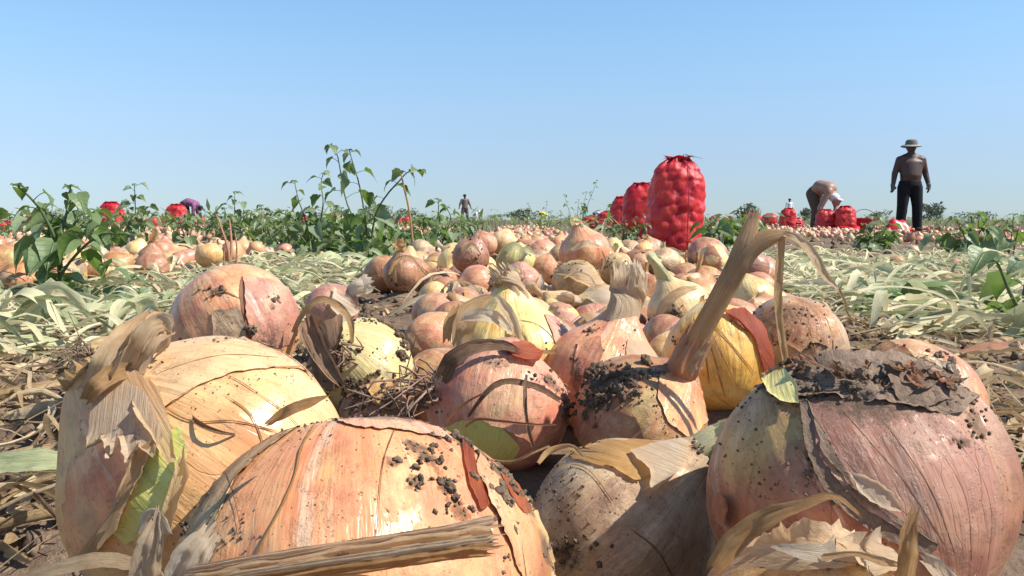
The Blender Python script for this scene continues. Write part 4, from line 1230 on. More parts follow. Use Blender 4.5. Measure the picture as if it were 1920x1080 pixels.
def join_stuff(name, mbs, label=None):
    """several materials, ONE object"""
    tot = MB(); mats = []; idx = []
    for m, b in mbs:
        if not b.n: continue
        nf = len(b.f)
        for a in range(len(b.v)):
            pass
        tot.f.extend([tuple(i + tot.n for i in q) for q in b.f])
        tot.v += b.v; tot.uv += b.uv; tot.t += b.t; tot.n += b.n
        idx += [len(mats)] * nf
        mats.append(m)
    me = tot.mesh(name, mats)
    me.polygons.foreach_set('material_index', idx)
    o = obj(name, me)
    return tag(o, kind='stuff')


# far onions share plain skins coloured in world space
def far_skin(name, c1, c2):
    m, nt = mat(name)
    oc = N(nt, 'TexCoord').outputs['Object']
    c = ramp(nt, noise(nt, oc, 9.0, 3), [(.35, c1), (.65, c2)])
    d = ramp(nt, noise(nt, oc, 40.0, 4, .7), [(.58, 0.0), (.66, .7)])
    bsdf(nt, mix(nt, d, c, (.20, .13, .085)), .38, .5)
    return m


FAR = {'gold': far_skin('far_skin_gold', (.68, .42, .20), (.58, .29, .14)), 'straw_yellow': far_skin('far_skin_straw', (.70, .52, .30), (.62, .39, .21)), 'peach': far_skin('far_skin_peach', (.66, .38, .23), (.56, .26, .16)),
       'pink': far_skin('far_skin_pink', (.62, .29, .18), (.52, .19, .12)), 'copper': far_skin('far_skin_copper', (.48, .25, .14), (.36, .15, .08)), 'dusty': far_skin('far_skin_dusty', (.56, .41, .25), (.42, .27, .16))}
join_stuff('distant_onions', [(FAR[k], v) for k, v in stuffmb.items()])

# ------------------------------------------------------------------ wilted leaves, straw, clods, chaff
def leaf_path(x, y, L, az, lift, bend, dy=0.0):
    n = 5
    pts = []
    for i in range(n):
        t = i / (n - 1)
        a = az + bend * (t - .5)
        px, py = x + math.cos(a) * L * (t - .5), y + math.sin(a) * L * (t - .5)
        pts.append((px, py, math.sin(PI * t) * lift))
    return pts


def scatter(zone, n):
    """random ground points; density falls with distance"""
    out = []
    x0, x1, y0, y1 = zone
    while len(out) < n:
        y = math.exp(rnd.uniform(math.log(y0), math.log(y1)))
        out.append((rnd.uniform(x0(y), x1(y)), y))
    return out


LEFTL = (lambda y: -1.15 - .02 * y, lambda y: -.30 - .015 * y, .95, 6.5)
LEFTN = (lambda y: -1.6, lambda y: -.50, 1.0, 2.1)
RIGHTL = (lambda y: .50 + .03 * y, lambda y: 1.3 + .35 * y, 1.15, 4.6)
FARL = (lambda y: -1 - y * .55, lambda y: 1 + y * .55, 4.5, 14)
items = []
for zone, n, big in ((LEFTL, 1500, .8), (LEFTN, 420, .8), (RIGHTL, 2000, .85), (FARL, 700, .7)):
    for x, y in scatter(zone, n):
        if any((x - p.x) ** 2 + (y - p.y) ** 2 < (r * 1.25) ** 2 for p, r in HPOS.values()): continue
        items.append((x, y, big, zone is RIGHTL))
zz = ground(np.array([i[0] for i in items]), np.array([i[1] for i in items]))
wl = []
for (x, y, big, rt), z in zip(items, zz):
    fresh = rnd.random()
    L = rnd.uniform(.05, .20 if rnd.random() < .7 else .36) * big
    w = rnd.choice((.0022, .003, .0045, .006, .0085, .013)) * (1 if fresh < .6 else .6)
    az = rnd.gauss(0.0, .55) if rnd.random() < .65 else rnd.uniform(-PI, PI)
    lift = (rnd.random() ** 2.5) * .045 + .004
    pts = leaf_path(x, y, L, az, lift, rnd.gauss(0, .8))
    zg = ground(np.array([p[0] for p in pts]), np.array([p[1] for p in pts]))
    base = rnd.uniform(.002, .028)
    pts = [(p[0], p[1], max(float(g), float(z) - .01) * .6 + .4 * float(z) + p[2] + base) for p, g in zip(pts, zg)]
    tint = rnd.choice((.05, .25, .4, .5, .6, .75)) if fresh < .45 else rnd.uniform(.75, 1.1)
    wl.append((w * L / y ** 2, pts, w, tint, rnd.gauss(0, .9), rnd.uniform(.2, 1.2), rnd.uniform(-.6, .6)))
wl.sort(key=lambda t: -t[0])
wmb = MB(); nleaf = 0
for a, pts, w, tint, tw, cu, ro in wl:
    q = proj(pts[2])
    if nleaf < 150 and q and 0 < q[0] < 1920 and q[1] < 1080:
        mb = MB()
        ribbon(mb, pts, [w * .6, w, w, w * .75, w * .15], n=12, k=5, curl=cu, twist=tw, roll=ro, tint=tint, pleat=.05, seed=nleaf)
        o = obj('wilted_leaf', mb.mesh('wilted_leaf', M['wilt'], True, pts[0])); o.location = pts[0]
        side = 'left' if pts[0][0] < 0 else 'right'
        tag(o, ('broad ' if w > .009 else ('narrow ' if w > .005 else 'thin ')) + ('yellowed' if tint > .7 else ('grey green' if tint < .3 else 'pale green')) + (' arched' if pts[2][2] - pts[0][2] > .015 else ' flat') + ' wilted onion leaf ' + place(V(pts[2]), '', 'in the leaf tangle on the ' + side), 'leaf', 'wilted leaves between the rows')
        nleaf += 1
    else:
        ribbon(wmb, pts, [w * .6, w, w, w * .75, w * .15], n=7, k=3, curl=cu, twist=tw, roll=ro, tint=tint, seed=3)
tag(obj('leaf_litter', wmb.mesh('leaf_litter', M['wilt'])), kind='stuff')

# straw: thin dry strips everywhere near
smb = MB(); ns_ = 0
NEARL = (lambda y: -.95, lambda y: -.16, .42, 1.15)
NEARR = (lambda y: .24, lambda y: 1.0, .48, 1.5)
MIDC = (lambda y: -.50, lambda y: .65, .75, 4.5)
pts_ = [(p, 'l') for p in scatter(NEARL, 1000)] + [(p, 'r') for p in scatter(NEARR, 700)] + [(p, 'c') for p in scatter(MIDC, 420)] + [(p, 'f') for p in scatter(RIGHTL, 900)] + [(p, 'f') for p in scatter(LEFTL, 700)] + [(p, 'f') for p in scatter(FARL, 700)]
zz = ground(np.array([p[0][0] for p in pts_]), np.array([p[0][1] for p in pts_]))
cand = []
for ((x, y), side), z in zip(pts_, zz):
    if any((x - p.x) ** 2 + (y - p.y) ** 2 < (r * 1.1) ** 2 for p, r in HPOS.values()): continue
    L = rnd.uniform(.025, .13); w = rnd.choice((.0008, .0012, .0018, .0026, .0055)) * (1 if side != 'f' else 1.6)
    pts = leaf_path(x, y, L, rnd.uniform(-PI, PI) * (.5 if rnd.random() < .6 else 1), (rnd.random() ** 3) * .03 + .002, rnd.gauss(0, .9))
    zg = ground(np.array([p[0] for p in pts]), np.array([p[1] for p in pts]))
    b0 = rnd.uniform(.0, .008); tl = rnd.gauss(0, .12) * L
    pts = [(p[0], p[1], float(g) + p[2] + b0 + max(0, tl * (i / 4 - .3))) for i, (p, g) in enumerate(zip(pts, zg))]
    cand.append((w * L / y ** 2, pts, w, rnd.uniform(0, .9), rnd.gauss(0, 1.1), rnd.uniform(.2, 1.6)))
cand.sort(key=lambda t: -t[0])
for a, pts, w, tint, tw, cu in cand:
    q = proj(pts[2])
    if ns_ < 110 and q and 0 < q[0] < 1920 and q[1] < 1080:
        mb = MB()
        ribbon(mb, pts, [w * .8, w, w, w, w * .5], n=9, k=5, curl=cu, twist=tw, tint=tint, ragged=.5, pleat=.06, seed=ns_)
        o = obj('straw', mb.mesh('straw', M['straw'], True, pts[0])); o.location = pts[0]
        side = 'left of the golden onion' if pts[0][0] < -.15 else ('right of the mauve onion' if pts[0][0] > .2 else 'among the onions of the heap')
        tag(o, ('broad pale ' if tint > .6 else 'tan ') + ('short ' if (V(pts[0]) - V(pts[4])).length < .07 else 'long ') + 'dry straw strip ' + ('curling up ' if pts[2][2] - pts[0][2] > .006 else 'lying flat ') + place(V(pts[2]), '', 'on the soil ' + side), 'straw', 'straw strips on the soil')
        ns_ += 1
    else:
        ribbon(smb, pts, [w * .8, w, w, w, w * .5], n=5, k=3, curl=cu, twist=tw, tint=tint, ragged=.5, seed=2)
for _ in range(420):        # dry leaf strips lying over the heaps
    x, y, r, nm = rnd.choice(SPOTS)
    if y > 7 or nm == 'stray': continue
    z = gz(x, y) + r * 1.55
    a = rnd.uniform(0, 2 * PI); L = rnd.uniform(.05, .11)
    dx, dy = math.cos(a) * L, math.sin(a) * L
    ribbon(smb, [(x - dx, y - dy, z - r * rnd.uniform(.5, 1.1)), (x - dx * .4, y - dy * .4, z + .004), (x + dx * .4, y + dy * .4, z + .003), (x + dx, y + dy, z - r * rnd.uniform(.3, 1.1))], [.002, rnd.choice((.004, .006, .010)), .006, .002], n=9, k=3, curl=.8, twist=rnd.gauss(0, .8), tint=rnd.uniform(.2, 1), ragged=.4, seed=4)
tag(obj('straw_litter', smb.mesh('straw_litter', M['straw'])), kind='stuff')

# clods and crumbs
cmb = MB()
pp = scatter(NEARL, 2400) + scatter(NEARR, 1500) + scatter(MIDC, 1800) + scatter((lambda y: -.6 * y, lambda y: .6 * y, 1.5, 9), 2200)
zz = ground(np.array([p[0] for p in pp]), np.array([p[1] for p in pp]))
for (x, y), z in zip(pp, zz):
    r = (.0015 + .009 * rnd.random() ** 3.5) * (1 + .35 * max(0, y - 1))
    if any((x - p.x) ** 2 + (y - p.y) ** 2 < (q * .8) ** 2 for p, q in HPOS.values()): continue
    clod(cmb, (x, y, float(z) + r * .3), r, 0.0, min(5.0, r * FPX / y * .5))
tag(obj('soil_clods', cmb.mesh('soil_clods', M['clod'], True)), kind='stuff')

# chaff: torn scraps of skin on the ground
kmb = MB()
pp = scatter(NEARL, 420) + scatter(NEARR, 300) + scatter(MIDC, 900) + scatter((lambda y: -.6 * y, lambda y: .6 * y, 1.5, 12), 2600)
zz = ground(np.array([p[0] for p in pp]), np.array([p[1] for p in pp]))
for (x, y), z in zip(pp, zz):
    s_ = rnd.uniform(.003, .009) * (1 + .22 * max(0, y - 1))
    az = rnd.uniform(0, PI)
    p0 = V((x, y, float(z) + s_ * .4))
    dv = V((math.cos(az), math.sin(az), rnd.uniform(-.5, .8))) * s_
    ribbon(kmb, [p0 - dv, p0 + V((0, 0, s_ * .2)), p0 + dv], [s_ * .3, s_ * .7, s_ * .25], n=4, k=3, curl=1.0, roll=rnd.uniform(-1, 1), tint=rnd.random(), ragged=.4, seed=1)
tag(obj('skin_chaff', kmb.mesh('skin_chaff', M['straw'])), kind='stuff')
# ------------------------------------------------------------------ weeds
def leaf_shape(seed, narrow=1.0):
    r = np.random.default_rng(seed)
    st = np.array([0, .10, .26, .44, .62, .8, .92, 1.0])
    hw = np.array([.10, .34, .43, .38, .29, .17, .08, .004]) * narrow
    hw = hw * (1 + .16 * (np.arange(8) % 2 - .5)) * (1 + .1 * (r.random(8) - .5))
    dr = .30 + .25 * r.random()
    fold = .16 + .22 * r.random()
    A = np.zeros((8, 5, 3)); U = np.zeros((8, 5, 2))
    for i, (t, w) in enumerate(zip(st, hw)):
        for j, s in enumerate((-1, -.5, 0, .5, 1)):
            back = -.10 * abs(s) * (1 if i == 0 else .4)
            A[i, j] = (t + back, w * s, fold * w * abs(s) * 2 - dr * t * t + .02 * math.sin(i * 2 + j * 1.7 + seed))
            U[i, j] = (.5 + .5 * s * min(1, w * 2.2), t)
    mb = MB(); mb.grid(A, U)
    return mb


LEAVES = {m: [leaf_shape(i).mesh('leaf', M[m]) for i in range(4)] for m in ('weed', 'weed_pale', 'weed_far')}


def leaf_matrix(p, az, pitch, roll, s):
    return Matrix.Translation(p) @ Matrix.Rotation(az, 4, 'Z') @ Matrix.Rotation(pitch, 4, 'Y') @ Matrix.Rotation(roll, 4, 'X') @ Matrix.Scale(s, 4)


def weed(label, base, stems, leaf, mats=('weed', 'weed', 'weed_pale'), group=None, every=.055, stem_w=.004, seed=0, name='weed_plant', low=1.0, joined=False, droop=(.1, .9)):
    """stems: lists of world points rising from the base; leaves stand on petioles along them"""
    r = random.Random(seed)
    t = thing(name, base, label, 'plant', group)
    smb = MB(); fmb = {m: MB() for m in mats}
    for si, pts in enumerate(stems):
        L = sum((V(a) - V(b)).length for a, b in zip(pts, pts[1:]))
        path = smooth_path(pts, 22)
        tube(smb, pts, [stem_w, stem_w * .8, stem_w * .45], 14, 6)
        n = max(3, int(L / every))
        az = r.uniform(0, 6)
        for i in range(n):
            f = (i + .6) / n
            if f < .12 and si == 0: continue
            p = V(path[min(21, int(f * 21))])
            az += 2.4 + r.uniform(-.5, .5)
            size = leaf * (low * (1 - f) + .42 * f + .12) * r.uniform(.7, 1.2)
            pl = size * r.uniform(.35, .8)
            e = p + V((math.cos(az) * pl, math.sin(az) * pl, pl * r.uniform(.15, .75)))
            tube(smb, [p, (p + e) / 2 + V((0, 0, pl * .1)), e], [stem_w * .3, stem_w * .25], 4, 4)
            m = r.choice(mats)
            mx = leaf_matrix(e - t.location, az + r.uniform(-.5, .5), r.uniform(*droop) * (1.1 - .5 * f), r.gauss(0, .45), size)
            if joined:
                me = LEAVES[m][r.randrange(4)]
                vs = np.array([mx @ v.co for v in me.vertices])
                fmb[m].add(vs, [tuple(q.vertices) for q in me.polygons], LEAFUV, r.random() * .5)
            else:
                o = obj('leaf', r.choice(LEAVES[m]), t)
                o.matrix_local = mx
        # tip: a few small young leaves
        for q in range(3):
            a = az + q * 2.1
            mx = leaf_matrix(V(path[-1]) - t.location, a, r.uniform(-.5, .3), 0, leaf * .34 * r.uniform(.7, 1.2))
            m = r.choice(mats)
            if joined:
                me = LEAVES[m][r.randrange(4)]
                fmb[m].add(np.array([mx @ v.co for v in me.vertices]), [tuple(q_.vertices) for q_ in me.polygons], LEAFUV, r.random() * .5)
            else:
                o = obj('leaf', r.choice(LEAVES[m]), t); o.matrix_local = mx
    obj('stem', smb.mesh('stem', M['weed_stem'], True, t.location), t)
    if joined:
        for m in mats:
            if fmb[m].n:
                o = obj('foliage', fmb[m].mesh('foliage', M[m]), t); o['kind'] = 'stuff'
                fmb[m] = MB()
    return t


_me = LEAVES['weed'][0]
LEAFUV = np.zeros((len(_me.vertices), 2))
for lp_, uv_ in zip(_me.loops, _me.uv_layers[0].data):
    LEAFUV[lp_.vertex_index] = uv_.uv[:]


def G3(px, y):
    """ground point below photo column px at distance y"""
    x = (px - 960) / FPX * y
    return V((x, y, gz(x, y) - .004))


def stem_px(px0, y, *pts):
    """a stem from the ground at column px0, through (column, row, extra metres back)"""
    out = [G3(px0, y)]
    for q in pts:
        out.append(P(q[0], q[1], y + (q[2] if len(q) > 2 else 0)))
    return out


# tall leafy weed at the left
y = 1.74
weed('tall leafy green weed with broad leaves standing in the left row', G3(112, y), [
    stem_px(112, y, (112, 480), (118, 430), (128, 385, .02), (132, 350, .03)),
    stem_px(112, y, (112, 500), (104, 450, -.02), (80, 400, -.04), (58, 372, -.06), (34, 350, -.08)),
    stem_px(112, y, (114, 520), (150, 470, -.05), (190, 440, -.10), (225, 440, -.12)),
    stem_px(112, y, (112, 470), (150, 420, .06), (178, 395, .08)),
    stem_px(112, y, (110, 470), (60, 420, .10), (25, 410, .14)), stem_px(112, y, (116, 470), (140, 420, .02), (150, 375, .03)), stem_px(112, y, (110, 460), (92, 420, .05), (85, 385, .08))], .064, every=.036, stem_w=.0036, seed=3, low=1.0)
y = 1.62
weed('low green weed sprouting at the foot of the tall left weed', G3(185, y), [
    stem_px(150, y, (165, 560), (185, 530), (200, 500, .03)), stem_px(170, y, (190, 570), (225, 545, .04), (250, 520, .05)), stem_px(160, y, (150, 560), (140, 540, .04)),
    stem_px(190, y, (215, 580), (235, 560, -.04))], .062, ('weed', 'weed', 'weed_pale'), every=.022, stem_w=.002, seed=5)
# the big weed left of the middle row
y = 3.75
weed('tallest weed with drooping leaves on thin leaning stems left of the middle row', G3(690, y), [
    stem_px(690, y, (688, 440), (682, 390), (672, 340), (660, 300, .02), (655, 282, .02)),
    stem_px(690, y, (672, 430, .1), (650, 380, .12), (640, 330, .12), (632, 290, .1), (618, 274, .1)),
    stem_px(692, y, (702, 410, -.05), (722, 370, -.08), (748, 340, -.1), (766, 322, -.1), (790, 320, -.1)),
    stem_px(690, y, (700, 440, .1), (690, 420, .1), (680, 400, .1)),
    stem_px(694, y, (720, 470, -.15), (740, 455, -.2)), stem_px(694, y, (700, 470, -.2), (690, 450, -.3)), stem_px(700, y, (735, 460, .1), (760, 440, .1)),
    stem_px(680, y, (660, 470, -.1), (640, 455, -.15))], .085, ('weed', 'weed_pale', 'weed'), every=.044, stem_w=.0042, seed=8, droop=(.2, 1.2))
y = 4.1
weed('bushy weed with upright tips just left of the tallest weed', G3(590, y), [
    stem_px(590, y, (575, 420), (560, 375), (552, 340)), stem_px(590, y, (600, 420), (606, 380), (602, 345, .1), (606, 325, .1)), stem_px(590, y, (570, 450), (540, 420), (535, 395)),
    stem_px(592, y, (620, 440), (628, 400)), stem_px(585, y, (560, 460, -.1), (540, 445, -.15)), stem_px(592, y, (610, 465, -.1), (630, 450, -.15)), stem_px(590, y, (585, 440), (580, 400))], .080, ('weed_pale', 'weed', 'weed_pale'), every=.043, stem_w=.004, seed=9)
y = 4.3
weed('leafy weed on the right edge of the weed clump by the middle row', G3(815, y), [
    stem_px(815, y, (818, 430), (822, 395), (822, 375)), stem_px(815, y, (835, 440), (845, 410), (838, 390)), stem_px(812, y, (795, 440), (785, 415)), stem_px(815, y, (850, 450, -.1), (862, 432, -.1)), stem_px(812, y, (800, 465, -.15), (780, 450, -.2)), stem_px(812, y, (825, 465, -.15), (840, 455, -.2))], .085, every=.043, stem_w=.004, seed=10)
y = 3.9
weed('dense low weed with dark shaded leaves in front of the tallest weed', G3(735, y), [
    stem_px(735, y, (720, 460), (700, 440)), stem_px(735, y, (750, 460), (770, 440)), stem_px(735, y, (735, 455), (735, 430)), stem_px(735, y, (690, 475), (660, 465)), stem_px(735, y, (770, 470), (800, 462)), stem_px(735, y, (715, 480), (700, 470, -.1))], .095, every=.030, stem_w=.004, seed=11, droop=(.3, 1.3))
for k, (px, y, tops, lab) in enumerate([
    (440, 5.0, [(440, 360), (420, 390), (465, 395), (405, 400)], 'slender weed with a pointed tip behind the dry twigs'),
    (495, 5.2, [(490, 385), (510, 400), (475, 400)], 'weed with a dried flower spike right of the pointed weed'),
    (255, 4.6, [(252, 345), (235, 385), (275, 390), (290, 400), (225, 400)], 'weed with small rounded leaves beside the half hidden left sack'),
    (350, 4.4, [(352, 400), (335, 415), (370, 405)], 'low broad leaved weed before the sack next to the stooping person'),
    (540, 4.8, [(545, 400), (520, 420), (560, 410)], 'low mixed weed between the spike weed and the bushy one'),
    (640, 4.9, [(640, 390), (660, 410), (625, 415)], 'weed half hidden behind the tallest weed')]):
    st = [stem_px(px + rnd.uniform(-6, 6), y, ((px + tx) / 2, (450 + ty) / 2, rnd.uniform(-.1, .1)), (tx, ty, rnd.uniform(-.15, .15))) for tx, ty in tops]
    weed(lab, G3(px, y), st, .072, ('weed', 'weed_pale', 'weed_far'), every=.034, stem_w=.0038, seed=20 + k)
for k, (px, y, h, w) in enumerate([(470, 4.9, .20, .22), (530, 4.6, .22, .2), (575, 4.4, .26, .22), (640, 4.3, .24, .24), (680, 4.5, .22, .22), (735, 4.4, .22, .2), (780, 4.7, .20, .22), (840, 4.9, .20, .18), (610, 5.2, .24, .25)]):
    b = G3(px, y)
    st = [[b, b + V((rnd.gauss(0, .05), rnd.gauss(0, .05), h * .5)), b + V((rnd.uniform(-1, 1) * w, rnd.gauss(0, .1), h * rnd.uniform(.55, 1.1)))] for _ in range(8)]
    weed(('bushy green weed left of the tallest weed' if px < 600 else ('bushy green weed right of the tallest weed' if px > 720 else 'bushy green weed behind the tallest weed')) + (', low' if h < .21 else ', higher') + (', toward the back' if y > 4.8 else ', toward the front'), b, st, .075, ('weed', 'weed_pale', 'weed_far'), 'weeds of the clump left of the middle row', .05, .0035, 200 + k, joined=True)
# right of the tallest sack
for k, (px, y, tops, leaf, lab) in enumerate([
    (1350, 4.7, [(1345, 408), (1325, 425), (1372, 415), (1360, 430), (1335, 450), (1376, 445)], .10, 'broad leaved bright green weed right of the tallest sack'),
    (1395, 4.9, [(1392, 405), (1415, 412), (1378, 425), (1424, 430), (1400, 440)], .10, 'bright green weed behind the bent dry stalk'),
    (1640, 6.3, [(1640, 408), (1620, 420), (1665, 420), (1650, 435), (1625, 440), (1680, 432)], .115, 'pale leafy weed in front of the red tub'),
    (1820, 4.6, [(1822, 402), (1795, 415), (1850, 412), (1875, 425), (1840, 430), (1790, 440)], .105, 'spreading weed with pointed leaves at the far right'),
    (1770, 5.6, [(1768, 425), (1750, 440), (1790, 435)], .10, 'low dark weed left of the spreading weed'),
    (1895, 4.9, [(1900, 402), (1920, 405), (1880, 430)], .11, 'tall weed cut by the right edge of the view')]):
    st = [stem_px(px + rnd.uniform(-5, 5), y, ((px + tx) / 2, (468 + ty) / 2, rnd.uniform(-.1, .1)), (tx, ty, rnd.uniform(-.2, .2))) for tx, ty in tops]
    weed(lab, G3(px, y), st, leaf, ('weed', 'weed', 'weed_pale') if k != 2 else ('weed_pale', 'weed_pale', 'weed'), every=.032 if k < 2 else .05, stem_w=.004, seed=40 + k, droop=(.0, .8))
y = 1.28
weed('green weed with a long pale stem curving up at the right edge', G3(1905, y), [
    stem_px(1945, y, (1915, 590), (1892, 545), (1878, 510), (1868, 490)), stem_px(1945, y, (1920, 570, .05), (1925, 520, .05), (1930, 480, .05)), stem_px(1940, y, (1900, 600, -.02), (1872, 580, -.04))], .066, every=.038, stem_w=.0034, seed=50, droop=(.0, .9))
# sparse feathery weeds against the sky behind the middle row
for k, (px, y, tops, lab) in enumerate([
    (1080, 9.0, [(1120, 338), (1058, 365), (1085, 375), (1100, 360), (1050, 395)], 'tall feathery weed with tiny leaves left of the receding sacks'),
    (1020, 9.5, [(990, 382), (1025, 378), (1035, 395)], 'small feathery weed left of the tall feathery one'),
    (1185, 5.1, [(1206, 402), (1196, 425), (1215, 420)], 'thin sprig with round leaves in front of the sacks')]):
    st = [stem_px(px + rnd.uniform(-4, 4), y, ((px + tx) / 2, (440 + ty) / 2), (tx, ty)) for tx, ty in tops]
    weed(lab, G3(px, y), st, .055 if k < 2 else .05, ('weed_pale', 'weed_far'), every=.055 if k < 2 else .05, stem_w=.003, seed=60 + k, low=.8)

# weeds standing farther off: whole plants with their foliage in one piece
far_labels = ('small weed in the green band along the far rows', )
k = 0
for _ in range(400):
    if k >= 60: break
    y = math.exp(rnd.uniform(math.log(8), math.log(24)))
    x = rnd.uniform(-.62, .62) * y
    if -.4 < x < 1.0 and y < 14: continue
    if 2.6 < x and y < 14: continue
    if 3 < x < 9.5 and y < 19: continue
    h = rnd.uniform(.16, .36)
    b = V((x, y, gz(x, y)))
    st = [[b, b + V((rnd.gauss(0, .05), rnd.gauss(0, .05), h * .5)), b + V((rnd.gauss(0, .12), rnd.gauss(0, .1), h * rnd.uniform(.7, 1.1)))] for _ in range(5)]
    weed(('small' if h < .26 else 'taller') + ' green weed of the far weedy band, ' + ('left of the men' if x > 2 else ('around the receding sacks' if x > .4 else ('behind the middle row' if x > -2 else 'behind the left row'))) + (', its nearer edge' if y < 13 else ', farther back'), b, st, .075, ('weed_far', 'weed', 'weed_pale'), 'weeds of the far rows', .055, .004, 100 + k, joined=True)
    k += 1

# the weedy band along the horizon, read as one mass
vm = {m: MB() for m in ('weed_far', 'weed', 'weed_pale')}
for _ in range(14000):
    y = math.exp(rnd.uniform(math.log(9.5), math.log(90)))
    x = rnd.uniform(-.68, .68) * y
    px_ = 960 + FPX * x / y
    if 3.0 < x < 9.5 and y < 19.5: continue
    if -.35 < x < .75 and y < 13: continue
    if abs(x + 1.6) < .5 and y < 15: continue
    dens = .35 + .65 * float(fbm(np.array([x * .25]), np.array([y * .12]), 2, 77)[0] > .5)
    if rnd.random() > dens: continue
    z = gz(x, y)
    s_ = .10 * (1 + y * .016)
    h = rnd.uniform(0, .36) * (.7 + .5 * rnd.random())
    r_ = rng.normal(size=(2, 3)) * s_ * .5
    p = np.array([x, y, z + h])
    a = rng.random() * 6.28
    d1 = np.array([math.cos(a), math.sin(a), rng.normal() * .6]) * s_ * .55
    d2 = np.array([-math.sin(a), math.cos(a), rng.normal() * .4]) * s_ * .2
    if rnd.random() < .45:        # grass blade
        up = np.array([rng.normal() * .1, rng.normal() * .1, 1]) * s_ * rnd.uniform(1.5, 3.2)
        w_ = np.array([math.cos(a), math.sin(a), 0]) * s_ * .07
        g0 = np.array([x, y, z])
        vm['weed_far'].add([g0 - w_, g0 + w_, g0 + up * .6 + w_ * .7, g0 + up + w_ * 2.5], [(0, 1, 2), (0, 2, 3)], [(0, 0), (1, 0), (1, .6), (.5, 1)], rnd.random() * .7)
    else:
        vm[rnd.choice(('weed_far', 'weed_far', 'weed', 'weed_pale'))].add([p - d1, p + d2, p + d1, p - d2], [(0, 1, 2, 3)], [(.2, .2), (.8, .3), (.7, .8), (.3, .7)], rnd.random() * .7)
join_stuff('weed_cover', [(M[m], b) for m, b in vm.items()])

# small seedlings and grass among the near rows
tw = thing('dry_twigs', G3(430, 2.6), 'pale bare dry twigs standing up behind the large striped onion', 'twigs')
for k, (pts, w) in enumerate([([(432, 520), (428, 470), (416, 430), (405, 402)], 3.4), ([(430, 520), (434, 470), (432, 430), (430, 412)], 3.0), ([(440, 525), (444, 470), (440, 430)], 2.2), ([(422, 520), (420, 480), (424, 450)], 2.2)]):
    mb = MB()
    tube(mb, [P(x, y, 2.55 + .02 * k) for x, y in pts], [w / FPX * 2.6, w / FPX * 2.0, w / FPX * 1.0], 10, 6)
    obj('twig', mb.mesh('twig', M['paper_pink'], True, tw.location), tw)
mb = MB()
tube(mb, [G3(778, 3.7), P(768, 400, 3.66), P(757, 350, 3.62), P(752, 326, 3.6)], [.0055, .0045, .003], 12, 6)
o = obj('dry_stake', mb.mesh('dry_stake', M['paper_tan'])); tag(o, 'straight yellow dry stem leaning beside the tallest weed', 'stem')
for k, (pts, lab) in enumerate([([(1300, 500, 3.3), (1286, 484, 3.3), (1262, 468, 3.35), (1225, 466, 3.4)], 'green onion leaf arching over the ground at the foot of the tallest sack'),
                                ([(1118, 455, 5.0), (1116, 436, 5.0), (1126, 424, 5.0), (1138, 428, 5.0)], 'pale curled onion leaf standing up left of the sacks'),
                                ([(1128, 450, 4.9), (1132, 428, 4.9), (1136, 410, 4.9)], 'straight pale onion leaf standing up left of the sacks')]):
    loose('onion_leaf', lab, 'leaf', pts, [2.5, 4.5, 4, 1.5], 'wilt', n=14, k=5, curl=.9, up=(0, -1, .3), tint=.4, seed=80 + k)
loose('weed_leaf', 'large fallen green leaf lying on wilted leaves below the lone dark red onion', 'leaf', [(1590, 590, 1.55), (1650, 560, 1.56), (1720, 540, 1.58), (1790, 532, 1.62)], [4, 24, 22, 3], 'weed', n=14, k=7, curl=.5, up=(0, -.6, 1), seed=84)
loose('skin_scrap', 'pink scrap of onion skin lying on the soil right of the mauve onion', 'onion skin', [(1800, 660, .92), (1836, 652, .92), (1870, 650, .92), (1892, 642, .93)], [3, 9, 12, 2], 'paper_pink', n=12, k=7, curl=.6, up=(0, -.8, 1), ragged=.3, seed=85)
# ------------------------------------------------------------------ red net sacks
def sack_mat():
    m, nt = mat('red_net')
    tn = N(nt, 'Attribute', attribute_name='tint').outputs['Fac']
    oc = N(nt, 'TexCoord').outputs['Object']
    uv = N(nt, 'TexCoord').outputs['UV']
    n1 = noise(nt, oc, 14.0, 4)
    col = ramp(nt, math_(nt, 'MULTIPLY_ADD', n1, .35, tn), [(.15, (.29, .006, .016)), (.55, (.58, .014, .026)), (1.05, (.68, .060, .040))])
    s = N(nt, 'SeparateXYZ', {0: uv})
    a = math_(nt, 'SINE', math_(nt, 'MULTIPLY', math_(nt, 'ADD', s.outputs[0], s.outputs[1]), 330.0))
    b = math_(nt, 'SINE', math_(nt, 'MULTIPLY', math_(nt, 'SUBTRACT', s.outputs[0], s.outputs[1]), 330.0))
    net = math_(nt, 'MAXIMUM', a, b)
    nb = bump(nt, noise(nt, oc, 40.0, 5, .7), .006, .7)
    nb = bump(nt, net, .0012, .35, nb)
    bsdf(nt, col, .38, .5, nb, .12, (.8, .03, .03))
    return m


M['net'] = sack_mat()
M['net_plain'] = plain('red_plastic', (.66, .018, .026), .34, .6, .15, 12, .004, .15)
M['net_dark'] = plain('dark_red_plastic', (.42, .015, .03), .4, .5, .2, 12, .003)
M['tie'] = plain('green_tie', (.06, .32, .16), .5, .4)


